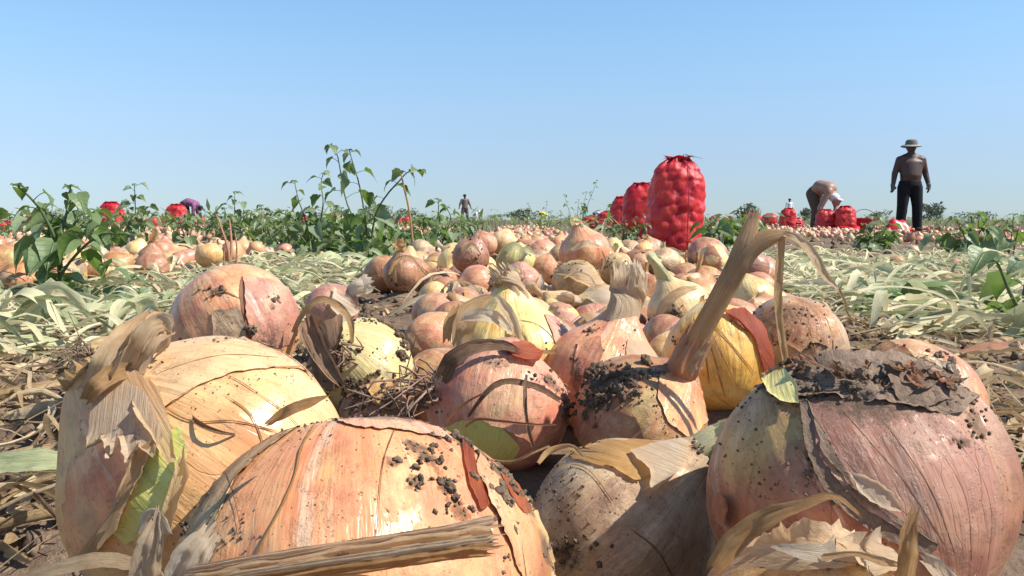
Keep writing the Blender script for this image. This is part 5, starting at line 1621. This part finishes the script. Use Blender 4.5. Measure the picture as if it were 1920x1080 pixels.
def sack(label, base, H, W, seed, lean=0.0, group='filled red net sacks', detail=1, depth=.82, slump=0.0, tie=False, ear=False, rz=0.0, open_top=False):
    r = np.random.default_rng(seed)
    t = thing('onion_sack', base, label, 'sack', group)
    n, m = ((56, 84), (30, 44), (14, 18))[1 - detail if detail < 2 else 0] if detail in (1, 2) else (14, 18)
    if detail == 2: n, m = 60, 96
    elif detail == 1: n, m = 32, 48
    zz = np.linspace(0, 1, n); th = np.linspace(0, 2 * PI, m, endpoint=False)
    prof = np.interp(zz, [0, .03, .10, .35, .6, .8, .9, .96, 1], [.62, .84, .96, 1.03, 1.0, .93, .80, .62, .34])
    ex = np.sign(np.cos(th)) * np.abs(np.cos(th)) ** .82
    ey = np.sign(np.sin(th)) * np.abs(np.sin(th)) ** .82
    ph = r.random(4) * 6
    big = 1 + .05 * np.sin(zz * 9 + ph[0])[:, None] * np.cos(th * 2 + ph[1])[None, :]
    X = prof[:, None] * ex[None, :] * W / 2 * big
    Y = prof[:, None] * ey[None, :] * W / 2 * depth * big
    Z = zz[:, None] * H * np.ones((1, m)) + (zz[:, None] > .93) * .0
    X = X + lean * (zz[:, None] ** 2) * W + slump * W * np.sin(zz[:, None] * PI)
    A = np.stack([X, Y, Z], -1)
    # onions pressing against the net
    sp = .060
    cent = []
    nz = int(H * .93 / (sp * .86))
    for i in range(nz):
        z = (i + .6) / nz * .93
        pr = np.interp(z, zz, prof)
        na = max(5, int(2 * PI * pr * W * .46 / sp))
        for j in range(na):
            a = (j + .5 * (i % 2) + r.normal() * .10) / na * 2 * PI
            c = np.array([pr * math.copysign(abs(math.cos(a)) ** .82, math.cos(a)) * W / 2 + lean * z * z * W + slump * W * math.sin(z * PI), pr * math.copysign(abs(math.sin(a)) ** .82, math.sin(a)) * W / 2 * depth, z * H + r.normal() * .010])
            cent.append((c, .041 * (.75 + .5 * r.random()), r.random()))
    ctr = np.array([0, 0, H * .5])
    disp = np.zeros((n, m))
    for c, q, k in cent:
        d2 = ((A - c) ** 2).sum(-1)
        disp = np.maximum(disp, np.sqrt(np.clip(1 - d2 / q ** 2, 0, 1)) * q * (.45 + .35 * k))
    NR = A - np.stack([np.full((n, m), 0.0) + lean * (zz[:, None] ** 2) * W, np.zeros((n, m)), np.repeat(zz[:, None] * H, m, 1)], -1)
    NR[..., 2] = 0
    NR = nrm(NR)
    fade = np.clip((1.0 - zz) / .12, 0, 1)[:, None]
    pl = (1 - fade) * (.10 * np.cos(th * 9 + ph[2]) + .06 * np.cos(th * 15 + ph[3]))[None, :] * W * .5
    crease = .034 * (fbm(th[None, :] * 3 + seed, zz[:, None] * 7, 3, seed) - .5)
    A = A + NR * (disp * .60 * (.35 + .65 * fade) + pl + crease)[..., None]
    A[-1, :, 2] += (r.random(m) - .3) * .03
    U, Vv = np.meshgrid(th / (2 * PI), zz)
    mb = MB()
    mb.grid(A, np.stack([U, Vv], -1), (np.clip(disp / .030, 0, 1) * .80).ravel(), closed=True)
    mb.add(A[-1], [tuple(range(m))], None, .2)
    mb.add(A[0], [tuple(range(m - 1, -1, -1))], None, .2)
    b = obj('net_bag', mb.mesh('net_bag', M['net']), t)
    top = V((lean * W, 0, H))
    if detail >= 1:
        mb = MB()
        k = 26
        tt = np.linspace(0, 2 * PI, k, endpoint=False)
        ru = np.zeros((4, k, 3))
        for i, (rr, hh) in enumerate(((.15, -.04), (.12, .0), (.17, .03), (.21, .035))):
            w_ = 1 + (.25 if i > 1 else .1) * np.cos(tt * 7 + ph[0]) + .12 * (r.random(k) - .5)
            ru[i] = np.stack([top.x + np.cos(tt) * rr * W * w_ * 1.2, np.sin(tt) * rr * W * w_, top.z + hh * (1 + .5 * np.cos(tt * 5 + ph[1])) * H * .8], -1)
        mb.grid(ru, None, .15, closed=True)
        obj('gathered_top', mb.mesh('gathered_top', M['net_plain']), t)
    if tie:
        mb = MB()
        for q, (dx, dz) in enumerate(((.16, .012), (.24, .004), (-.16, .0), (.10, .02))):
            ribbon(mb, [top + V((.02, -.03, -.005)), top + V((dx * W, -.05, dz + .012)), top + V((dx * W * 1.9, -.03, dz))], [.006, .008, .004], n=8, k=3, curl=.6, tint=.3, seed=q)
        obj('tie', mb.mesh('tie', M['tie']), t)
        mb = MB()
        ribbon(mb, [V((W * .14, -W * depth * .53, H * .97)), V((W * .17, -W * depth * .60, H * .6)), V((W * .15, -W * depth * .58, H * .1))], [.004, .004, .004], n=14, k=3, curl=.5, up=(0, -1, 0))
        obj('seam', mb.mesh('seam', M['net_dark']), t)
    if ear:
        for sx, q in ((1, 0), (-.5, 1)):
            mb = MB()
            ribbon(mb, [V((sx * W * .25, -W * depth * .42, H * .10)), V((sx * W * .44, -W * depth * .46, H * .05)), V((sx * W * .52, -W * depth * .44, -.02))], [.05, .045, .012], n=9, k=7, curl=.8, up=(0, -1, .3), pleat=.2, ragged=.4, seed=q)
            obj('bag_corner', mb.mesh('bag_corner', M['net_plain']), t)
    t.rotation_euler = (0, 0, rz)
    return t


sack('tallest red net sack of onions with green ties, nearest in the field', G3(1264, 6.2) + V((0, 0, -.01)), .655, .352, 2, .05, 'filled red net sacks', 2, tie=True, ear=True)
sack('red net sack half hidden behind the tallest one', G3(1200, 9.3), .58, .36, 3, .03, detail=1, ear=True)
sack('third red net sack in the line receding behind the tallest one', G3(1166, 13.5), .56, .34, 4, .0, detail=1)
sack('slumped red sack leaning in the weeds, fourth of the receding line', G3(1134, 18.5), .40, .44, 5, .2, detail=1)
sack('lowest red sack at the far end of the receding line', G3(1113, 22), .30, .46, 6, -.2, detail=1)
sack('round topped red sack behind the weed with small rounded leaves', G3(212, 16.5), .53, .42, 7, .0, detail=1)
sack('red sack standing in front of the stooping person in purple', G3(333, 19), .55, .42, 8, .0, detail=1)
sack('red sack lying low at the left edge of the view', G3(6, 11.5), .22, .40, 9, .0, detail=1)
sack('red sack at the left seen through the tall leafy weed', G3(68, 21), .38, .40, 10, .0, detail=1)
sack('red sack standing in front of the far person in white on the right', G3(1475, 20), .46, .34, 11, .05, detail=1)
sack('small red sack tucked right of the sack before the person in white', G3(1493, 22), .26, .26, 12, .0, detail=1)
sack('half filled red sack under the hands of the bending man', G3(1547, 16.2), .40, .34, 13, .0, detail=1)
sk = sack('red sack right of the bending man, its rim rolled at the foot', G3(1583, 16.0), .46, .34, 14, .0, detail=1)
mb = MB()
tt = np.linspace(0, 2 * PI, 28, endpoint=False)
ring = np.zeros((6, 28, 3))
for i, (rr, hh) in enumerate(((.20, .0), (.245, .02), (.25, .06), (.24, .085), (.205, .095), (.15, .09))):
    w_ = 1 + .06 * np.cos(tt * 5 + 1) + .03 * np.cos(tt * 11)
    ring[i] = np.stack([np.cos(tt) * rr * w_, np.sin(tt) * rr * w_ * .9, hh * (1 + .25 * np.cos(tt * 3)) + tt * 0], -1)
mb.grid(ring, closed=True)
obj('rolled_rim', mb.mesh('rolled_rim', M['net_plain']), sk)
for k, (px, y, h, w, lab) in enumerate([(262, 24, .36, .38, 'red sack among weeds between the two larger left sacks'), (288, 30, .30, .38, 'small red sack left of the sack before the person in purple'), (308, 34, .32, .4, 'small red sack touching the left side of the sack before the person in purple'), (376, 27, .34, .34, 'red sack right of the stooping person in purple'),
                                        (488, 30, .44, .38, 'far red sack behind the weed with a dried flower spike'), (563, 29, .44, .42, 'far red sack behind the bushy weed'), (629, 24, .40, .46, 'far red sack behind the stems of the tallest weed'), (744, 36, .40, .40, 'far red sack right of the curved stem of the tallest weed'),
                                        (1338, 36, .36, .42, 'far red sack above the broad leaved bright weed'), (1364, 40, .40, .42, 'far red sack with a dark side above the bright weeds'), (1398, 33, .42, .42, 'leftmost far red sack of the three behind the dry stalk tip'), (1414, 30, .44, .46, 'far red sack just left of the dry stalk tip'), (1441, 28, .42, .46, 'far red sack just right of the dry stalk tip'), (762, 40, .36, .40, 'far red sack beside the yellow dry stem')]):
    sack(lab, G3(px, y), h, w, 70 + k, rnd.uniform(-.1, .1), 'far red sacks', 0)

# tub and empty sack by the men
t = thing('red_tub', G3(1618, 16.4), 'dark red tub half hidden behind the pale leafy weed', 'tub')
mb = MB()
tt = np.linspace(0, 2 * PI, 32, endpoint=False)
pr = [(.15, .0), (.17, .04), (.20, .20), (.205, .23), (.225, .235), (.225, .25), (.195, .25), (.185, .20), (.14, .03), (.01, .02)]
mb.grid(np.array([[[math.cos(a) * q, math.sin(a) * q, z] for a in tt] for q, z in pr]), closed=True)
obj('tub_wall', mb.mesh('tub_wall', M['net_dark']), t)
mb = MB()
tube(mb, [V((.21 * math.cos(a), .21 * math.sin(a) * .3 - .05, .24 + .17 * math.sin(a))) for a in np.linspace(0, PI, 9)], [.006], 16, 6)
obj('handle', mb.mesh('handle', M['clod']), t)
t = thing('empty_sack', G3(1690, 15.4), 'bright red empty sack draped in folds at the feet of the standing man', 'sack')
mb = MB()
n, m = 26, 22
gx = np.linspace(-.26, .24, m); gy = np.linspace(-.18, .2, n)
GX, GY = np.meshgrid(gx, gy)
Zs = .21 * np.exp(-((GX + .10) / .20) ** 4) * np.exp(-(GY / .16) ** 4) + .03 * np.sin(GX * 26 + GY * 9) * .6 + .03 * (fbm(GX * 9, GY * 9, 3, 5) - .5)
Zs = np.maximum(Zs, -.02) + .02
mb.grid(np.stack([GX + .03 * np.sin(GY * 14), GY, Zs], -1), None, .3)
obj('folded_net', mb.mesh('folded_net', M['net_plain']), t)


# ------------------------------------------------------------------ people: one continuous remeshed body each, clothing as children
def blob(name, segs, voxel, m, parent, smooth=16, feats=()):
    """segs: (p0, r0, p1, r1) tapered limbs, radii scalar or (x, y, z); grown together into one surface"""
    mb = MB()
    v, f = ICO2
    for p0, r0, p1, r1 in segs:
        p0, p1 = np.array(p0, float), np.array(p1, float)
        r0 = np.array(r0 if hasattr(r0, '__len__') else (r0,) * 3, float); r1 = np.array(r1 if hasattr(r1, '__len__') else (r1,) * 3, float)
        L = np.linalg.norm(p1 - p0)
        k = max(1, int(L / (min(r0.min(), r1.min()) * .22)) + 1)
        for i in range(k + 1):
            u = i / k
            mb.add(v * (r0 * (1 - u) + r1 * u) + p0 * (1 - u) + p1 * u, f)
    tmp = bpy.data.objects.new('tmp', mb.mesh('tmp', m))
    C.objects.link(tmp)
    rm = tmp.modifiers.new('r', 'REMESH'); rm.mode = 'VOXEL'; rm.voxel_size = voxel; rm.use_smooth_shade = True
    sm = tmp.modifiers.new('s', 'SMOOTH'); sm.iterations = smooth; sm.factor = .5
    dg = bpy.context.evaluated_depsgraph_get()
    me = bpy.data.meshes.new_from_object(tmp.evaluated_get(dg))
    me.name = name
    src = tmp.data
    bpy.data.objects.remove(tmp)
    bpy.data.meshes.remove(src)
    me.materials.clear(); me.materials.append(m)
    me.polygons.foreach_set('use_smooth', [True] * len(me.polygons))
    return obj(name, me, parent)


def hand(wrist, pdir, side, thumb, r=.010, curl=.4):
    """palm, four unequal bent fingers and a thumb, as limb segments"""
    w = V(wrist); d = V(pdir).normalized(); s = V(side).normalized(); n = d.cross(s).normalized()
    pal = w + d * .055
    out = [(w, .028, pal, (.030, .030, .030))]
    for i, l in enumerate((.062, .075, .070, .054)):
        b = pal + s * (.027 - .018 * i) + d * .018
        k1 = b + (d + n * curl * .5).normalized() * l * .5
        k2 = k1 + (d * .8 + n * curl * 1.6).normalized() * l * .5
        out += [(b, r, k1, r * .92), (k1, r * .92, k2, r * .72)]
    tb = w + d * .02 + V(thumb) * .022
    tk = tb + (d * .7 + V(thumb) * .8).normalized() * .035
    out += [(tb, r * 1.2, tk, r), (tk, r, tk + (d + n * curl).normalized() * .03, r * .8)]
    return out


def lathe(mb, prof, k=28, c=(0, 0, 0), sx=1.0, sy=1.0, wav=0.0):
    tt = np.linspace(0, 2 * PI, k, endpoint=False)
    mb.grid(np.array([[[c[0] + math.cos(a) * q * sx, c[1] + math.sin(a) * q * sy, c[2] + z + wav * q * math.cos(2 * a + .6)] for a in tt] for q, z in prof]), closed=True)


skin_tan = plain('tanned_skin', (.075, .042, .032), .5, .4, .15, 8)
skin_light = plain('sunburnt_skin', (.34, .20, .145), .5, .4, .12, 8)
black = plain('dark_trousers', (.013, .014, .017), .8, .2, .3, 20)
brown = plain('brown_trousers', (.12, .085, .062), .85, .2, .25, 20)
hatm = plain('grey_green_hat', (.17, .17, .14), .85, .2, .4, 40)
brimm = plain('pale_hat_brim', (.34, .33, .29), .85, .2, .3, 30)
capm = plain('white_cap', (.62, .60, .56), .85, .2, .12, 20)
glove = plain('grey_glove', (.12, .12, .115), .85, .2, .3, 40)
shoe = plain('dark_shoe', (.04, .035, .03), .7, .3)
eyem = plain('eye', (.03, .02, .018), .2, .5)

# standing man
b0 = G3(1702, 17.6) + V((0, 0, .0))
man = thing('person', b0, 'bare chested man standing upright in a brimmed sun hat and dark trousers', 'person')
body = [((0, 0, .93), (.17, .12, .10), (0, -.02, 1.10), (.185, .145, .12)), ((0, -.02, 1.10), (.185, .145, .12), (0, -.005, 1.33), (.20, .125, .12)), ((-.15, 0, 1.42), .075, (.15, 0, 1.42), .075),
        ((0, .01, 1.42), .10, (0, 0, 1.55), .058), ((-.14, .01, 1.435), .065, (0, .01, 1.51), .06), ((.14, .01, 1.435), .065, (0, .01, 1.51), .06), ((-.13, .01, 1.22), (.07, .10, .1), (-.17, .01, 1.37), (.07, .09, .08)), ((.13, .01, 1.22), (.07, .10, .1), (.17, .01, 1.37), (.07, .09, .08)), ((0, 0, 1.64), (.076, .092, .105), (0, -.005, 1.66), (.078, .094, .10)), ((0, -.035, 1.585), (.052, .055, .045), (0, -.045, 1.60), (.05, .05, .045)), ((0, -.098, 1.645), .014, (0, -.110, 1.628), .018), ((-.03, -.085, 1.672), .014, (.03, -.085, 1.672), .014), ((-.02, -.092, 1.598), .010, (.02, -.092, 1.598), .010),
        ((-.08, .005, 1.63), (.012, .02, .03), (-.08, .005, 1.64), (.012, .02, .03)), ((.08, .005, 1.63), (.012, .02, .03), (.08, .005, 1.64), (.012, .02, .03)),
        ((-.19, 0, 1.41), .072, (-.265, .02, 1.14), .052), ((-.265, .02, 1.14), .054, (-.31, -.03, .90), .036), ((.19, 0, 1.41), .072, (.275, .03, 1.14), .052), ((.275, .03, 1.14), .054, (.315, -.02, .91), .036),
        ((-.10, -.05, 1.34), (.08, .06, .06), (-.09, -.05, 1.35), (.08, .06, .06)), ((.10, -.05, 1.34), (.08, .06, .06), (.09, -.05, 1.35), (.08, .06, .06)),
        ((-.09, 0, .88), .10, (-.12, 0, .5), .062), ((-.12, 0, .5), .062, (-.14, .02, .08), .045), ((.09, 0, .88), .10, (.13, 0, .5), .062), ((.13, 0, .5), .062, (.15, .02, .08), .045)]
body += hand((-.31, -.03, .90), (-.05, -.12, -1), (.3, -1, 0), (.9, -.5, 0)) + hand((.315, -.02, .91), (-.03, -.12, -1), (-.3, -1, 0), (-.9, -.5, 0))
blob('body', body, .0085, skin_tan, man)
for sx in (-1, 1):
    g = [(( sx * .312, -.027, .915), .040, (sx * .313, -.03, .895), .039)]
    blob('glove', g + [(a, q + .004, b, w + .004) if not hasattr(q, '__len__') and not hasattr(w, '__len__') else (a, np.array(q if hasattr(q, '__len__') else (q,) * 3) + .004, b, np.array(w if hasattr(w, '__len__') else (w,) * 3) + .004) for a, q, b, w in hand((sx * .312, -.027, .90), (-.04 * -sx, -.12, -1), (-.3 * sx, -1, 0), (-.9 * sx, -.5, 0))], .007, glove, man, 3)
    blob('eye', [((sx * .03, -.088, 1.655), .009, (sx * .031, -.088, 1.655), .009)], .004, eyem, man, 1)
    blob('shoe', [((sx * .145, .03, .05), (.05, .06, .05), (sx * .155, -.13, .035), (.045, .06, .035))], .012, shoe, man)
blob('trousers', [((0, 0, .99), (.19, .148, .03), (0, 0, .90), (.205, .15, .08)), ((-.10, 0, .86), .118, (-.125, -.005, .50), .092), ((-.125, -.005, .50), .092, (-.145, .02, .10), .080), ((.10, 0, .86), .118, (.135, -.005, .50), .092), ((.135, -.005, .50), .092, (.155, .02, .10), .080), ((-.11, .03, .42), .085, (-.11, .03, .38), .085)], .012, black, man)
hat = MB(); lathe(hat, [(.02, 1.80), (.07, 1.798), (.092, 1.775), (.100, 1.73), (.104, 1.69)], 30, sy=1.12)
h = obj('hat', hat.mesh('hat', hatm), man)
hb = MB(); lathe(hb, [(.104, 1.695), (.13, 1.69), (.165, 1.672), (.175, 1.66), (.172, 1.655), (.13, 1.678), (.10, 1.685)], 36, sy=1.1, wav=.06)
obj('hat_brim', hb.mesh('hat_brim', brimm), h)

man.scale = (1.13, 1.1, 1.0)
# bending man
b0 = G3(1533, 16.9)
man = thing('person', b0, 'shirtless man in a white cap bending over to fill a red sack', 'person')
body = [((-.10, .08, .74), (.14, .15, .12), (.02, .02, .86), (.14, .16, .12)), ((.02, .02, .86), (.14, .16, .12), (.20, -.08, .81), (.15, .18, .13)), ((.17, .06, .79), .075, (.25, -.20, .76), .075), ((.24, -.08, .76), .075, (.34, -.14, .66), .058),
        ((.37, -.15, .585), (.085, .088, .10), (.37, -.15, .60), (.085, .088, .10)), ((.40, -.17, .53), (.05, .05, .05), (.39, -.17, .55), (.05, .05, .05)), ((.455, -.17, .57), .014, (.462, -.17, .558), .016), ((.36, -.24, .59), (.02, .012, .03), (.365, -.24, .59), (.02, .012, .03)),
        ((.25, -.22, .74), .066, (.12, -.30, .44), .050), ((.12, -.30, .44), .052, (.22, -.30, .22), .036), ((.21, .08, .74), .066, (.30, .10, .46), .050), ((.30, .10, .46), .052, (.30, -.06, .24), .036),
        ((-.11, .16, .72), .11, (-.07, .20, .40), .068), ((-.07, .20, .40), .068, (-.12, .22, .07), .046), ((-.11, .0, .72), .11, (-.04, -.02, .40), .068), ((-.04, -.02, .40), .068, (-.09, .0, .07), .046)]
body += hand((.22, -.30, .22), (.35, .0, -1), (0, -1, 0), (.8, -.3, 0)) + hand((.30, -.06, .24), (.0, -.1, -1), (0, 1, 0), (-.8, .3, 0))
blob('body', body, .009, skin_light, man)
blob('trousers', [((-.13, .10, .72), (.155, .165, .13), (-.08, .08, .78), (.15, .17, .11)), ((-.12, .16, .70), .125, (-.07, .20, .40), .088), ((-.07, .20, .40), .088, (-.12, .22, .08), .072), ((-.12, .0, .70), .125, (-.04, -.02, .40), .088), ((-.04, -.02, .40), .088, (-.09, .0, .08), .072)], .012, brown, man)
for y_ in (.22, .0):
    blob('shoe', [((-.11, y_, .05), (.05, .05, .05), (.03, y_ - .01, .035), (.06, .045, .035))], .012, shoe, man)
for hnd in (hand((.22, -.30, .235), (.35, .0, -1), (0, -1, 0), (.8, -.3, 0)),):
    blob('glove', [(a, np.array(q if hasattr(q, '__len__') else (q,) * 3) + .005, b, np.array(w if hasattr(w, '__len__') else (w,) * 3) + .005) for a, q, b, w in hnd], .008, plain('blue_grey_glove', (.16, .22, .30), .8, .2), man, 3)
man.rotation_euler = (0, 0, math.radians(-38))
blob('cap', [((.35, -.15, .625), (.098, .10, .085), (.33, -.15, .64), (.10, .10, .085)), ((.44, -.16, .60), (.06, .075, .012), (.47, -.165, .575), (.045, .07, .010))], .010, capm, man)


# people far across the field
def far_person(label, px, d, shirt, legs, hatc, stoop=False, face=1, H=1.7, arms=.12):
    b = G3(px, d)
    t = thing('person', b, label, 'person')
    k = H / 1.75
    sk = skin_tan
    if not stoop:
        torso = [((0, 0, .95), (.15, .11, .1), (0, 0, 1.15), (.16, .11, .1)), ((0, 0, 1.15), (.16, .11, .1), (0, 0, 1.38), (.18, .11, .09))]
        arm = [((-.18, 0, 1.40), .06, (-.18 - arms, -.05, 1.12), .045), ((.18, 0, 1.40), .06, (.18 + arms, .03, 1.12), .045)]
        fore = [((-.18 - arms, -.05, 1.12), .042, (-.19 - arms * 1.3, -.10, .88), .035), ((.18 + arms, .03, 1.12), .042, (.2 + arms * 1.6, .0, .86), .035)]
        leg = [((-.09, 0, .9), .10, (-.16, -.05, .5), .07), ((-.16, -.05, .5), .07, (-.20, .02, .08), .055), ((.09, 0, .9), .10, (.14, -.02, .5), .07), ((.14, -.02, .5), .07, (.22, .05, .08), .055)]
        head = [((0, 0, 1.46), .06, (0, -.01, 1.56), .055), ((0, -.01, 1.64), (.078, .09, .105), (0, -.01, 1.65), (.078, .09, .105)), ((face * -.085, -.04, 1.63), .016, (face * -.095, -.04, 1.62), .016)]
        hx = (0, -.01, 1.69); bill = (-face * .10, -.03, 1.68)
    else:
        torso = [((-.15, 0, .78), (.14, .15, .12), (0, 0, .86), (.14, .15, .12)), ((0, 0, .86), (.14, .15, .12), (.24, 0, .78), (.14, .16, .11))]
        arm = [((.24, -.17, .74), .06, (.24, -.2, .46), .045), ((.24, .17, .74), .06, (.26, .2, .46), .045)]
        fore = [((.24, -.2, .46), .042, (.30, -.18, .22), .035), ((.26, .2, .46), .042, (.32, .18, .22), .035)]
        leg = [((-.15, -.09, .75), .11, (-.08, -.1, .4), .075), ((-.08, -.1, .4), .075, (-.14, -.1, .07), .055), ((-.15, .09, .75), .11, (-.08, .1, .4), .075), ((-.08, .1, .4), .075, (-.14, .1, .07), .055)]
        head = [((.28, 0, .76), .06, (.36, 0, .68), .055), ((.41, 0, .63), (.09, .08, .09), (.42, 0, .62), (.09, .08, .09))]
        hx = (.42, 0, .67); bill = (.49, 0, .63)
    if face < 0:
        fl = lambda L_: [(tuple(np.array(a) * (-1, 1, 1)), q, tuple(np.array(c) * (-1, 1, 1)), w) for a, q, c, w in L_]
        if stoop:
            torso, arm, fore, leg, head = map(fl, (torso, arm, fore, leg, head)); hx = (-hx[0],) + hx[1:]; bill = (-bill[0],) + bill[1:]
    blob('body', torso + arm + fore + leg + head, .022, sk, t, 3)
    gr = lambda L_, e: [(a, np.array(q if hasattr(q, '__len__') else (q,) * 3) + e, c, np.array(w if hasattr(w, '__len__') else (w,) * 3) + e) for a, q, c, w in L_]
    blob('shirt', gr(torso + arm, .022), .022, shirt, t, 3)
    blob('trousers', gr(leg, .022), .022, legs, t, 3)
    blob('cap', [(hx, (.10, .105, .07), hx, (.10, .105, .07)), (bill, (.06, .05, .014), bill, (.06, .05, .014))], .018, hatc, t, 2)
    t.scale = (k, k, k)
    return t


navy = plain('dark_cap', (.03, .03, .05), .8, .2)
far_person('man in a dark cap and brownish shirt walking across the far field', 872, 52, plain('brown_shirt', (.20, .155, .12), .8), brown, navy, False, 1)
far_person('far person in a white shirt standing behind a red sack', 1478, 62, plain('white_shirt', (.72, .72, .72), .8), black, navy, False, -1, arms=.06)
far_person('far person in dark clothes with a cyan scarf by the feathery weed', 1096, 80, plain('dark_green_shirt', (.07, .10, .07), .8), plain('cyan_trousers', (.15, .50, .55), .8), brown, False, 1, arms=.05)
far_person('far stooping person in a lilac top behind the receding sacks', 1117, 74, plain('lilac_shirt', (.50, .40, .60), .8), brown, plain('purple_cap', (.40, .14, .30), .8), True, 1)
far_person('far stooping person in a yellow top on the horizon', 1016, 78, plain('yellow_shirt', (.78, .62, .06), .8), brown, capm, True, 1)
far_person('far stooping person in a white top left of the horizon bushes', 899, 72, plain('pale_shirt', (.74, .74, .76), .8), brown, capm, True, -1)
far_person('person in a purple top bent over behind a red sack at the left', 356, 31, plain('purple_shirt', (.26, .10, .20), .8), black, navy, True, 1)

# ------------------------------------------------------------------ trees and bushes on the horizon
crown_m = plain('tree_foliage', (.25, .30, .21), .7, .3, .35, .4)  # foliage colour lightened so distance haze is painted into it
for k, (px, d, h, w, lab) in enumerate([(972, 260, 3.6, 4.6, 'rounded far bush on the horizon left of the feathery weeds'), (988, 250, 4.0, 3.0, 'narrow dark far tree beside the rounded bush'), (1741, 200, 4.4, 6.0, 'rounded far tree on the horizon right of the standing man'), (1410, 220, 5.0, 6.0, 'far bushy tree behind the dry stalk tip'), (1508, 230, 3.4, 4.6, 'dark far bush left of the bending man'),
                                        (705, 300, 6.0, 14.0, 'long low grove behind the tallest weed'), (770, 310, 4.4, 10.0, 'low grey green grove right of the tallest weed'), (930, 320, 2.6, 12.0, 'low flat far thicket on the horizon'), (1640, 240, 3.0, 5.0, 'small far bush between the two men'), (120, 280, 4.0, 9.0, 'far thicket behind the tall leafy weed'), (1830, 260, 3.2, 12.0, 'low far thicket at the right')]):
    x = (px - 960) / FPX * d
    t = thing('tree', V((x, d, gz(x, d))), lab, 'tree')
    mb = MB()
    tube(mb, [V((0, 0, -.2)), V((.1, 0, h * .3)), V((0, .1, h * .6))], [h * .05, h * .035, h * .015], 6, 6)
    for q in range(4):
        a = q * 1.6
        tube(mb, [V((.05, 0, h * .25)), V((math.cos(a) * w * .16, math.sin(a) * w * .16, h * .5)), V((math.cos(a) * w * .3, math.sin(a) * w * .3, h * .65))], [h * .02, h * .012, h * .006], 5, 5)
    obj('trunk', mb.mesh('trunk', M['dry_stem']), t)
    mb = MB()
    lob = [(rng.normal() * w * .22, rng.normal() * w * .15, h * rng.uniform(.15, .72), h * rng.uniform(.14, .28)) for _ in range(11)]
    for _ in range(700):
        lx, ly, lz, lr = lob[rng.integers(11)]
        v = nrm(rng.normal(size=3)) * lr * rng.uniform(.5, 1.25) * np.array([max(1.2, w / h), 1, 1])
        p = np.array([lx, ly, lz]) + v
        if p[2] < .05: continue
        e1, e2 = rng.normal(size=(2, 3)) * h * .045
        mb.add([p - e1, p + e2, p + e1, p - e2], [(0, 1, 2, 3)])
    o = obj('crown', mb.mesh('crown', crown_m, False), t); o['kind'] = 'stuff'
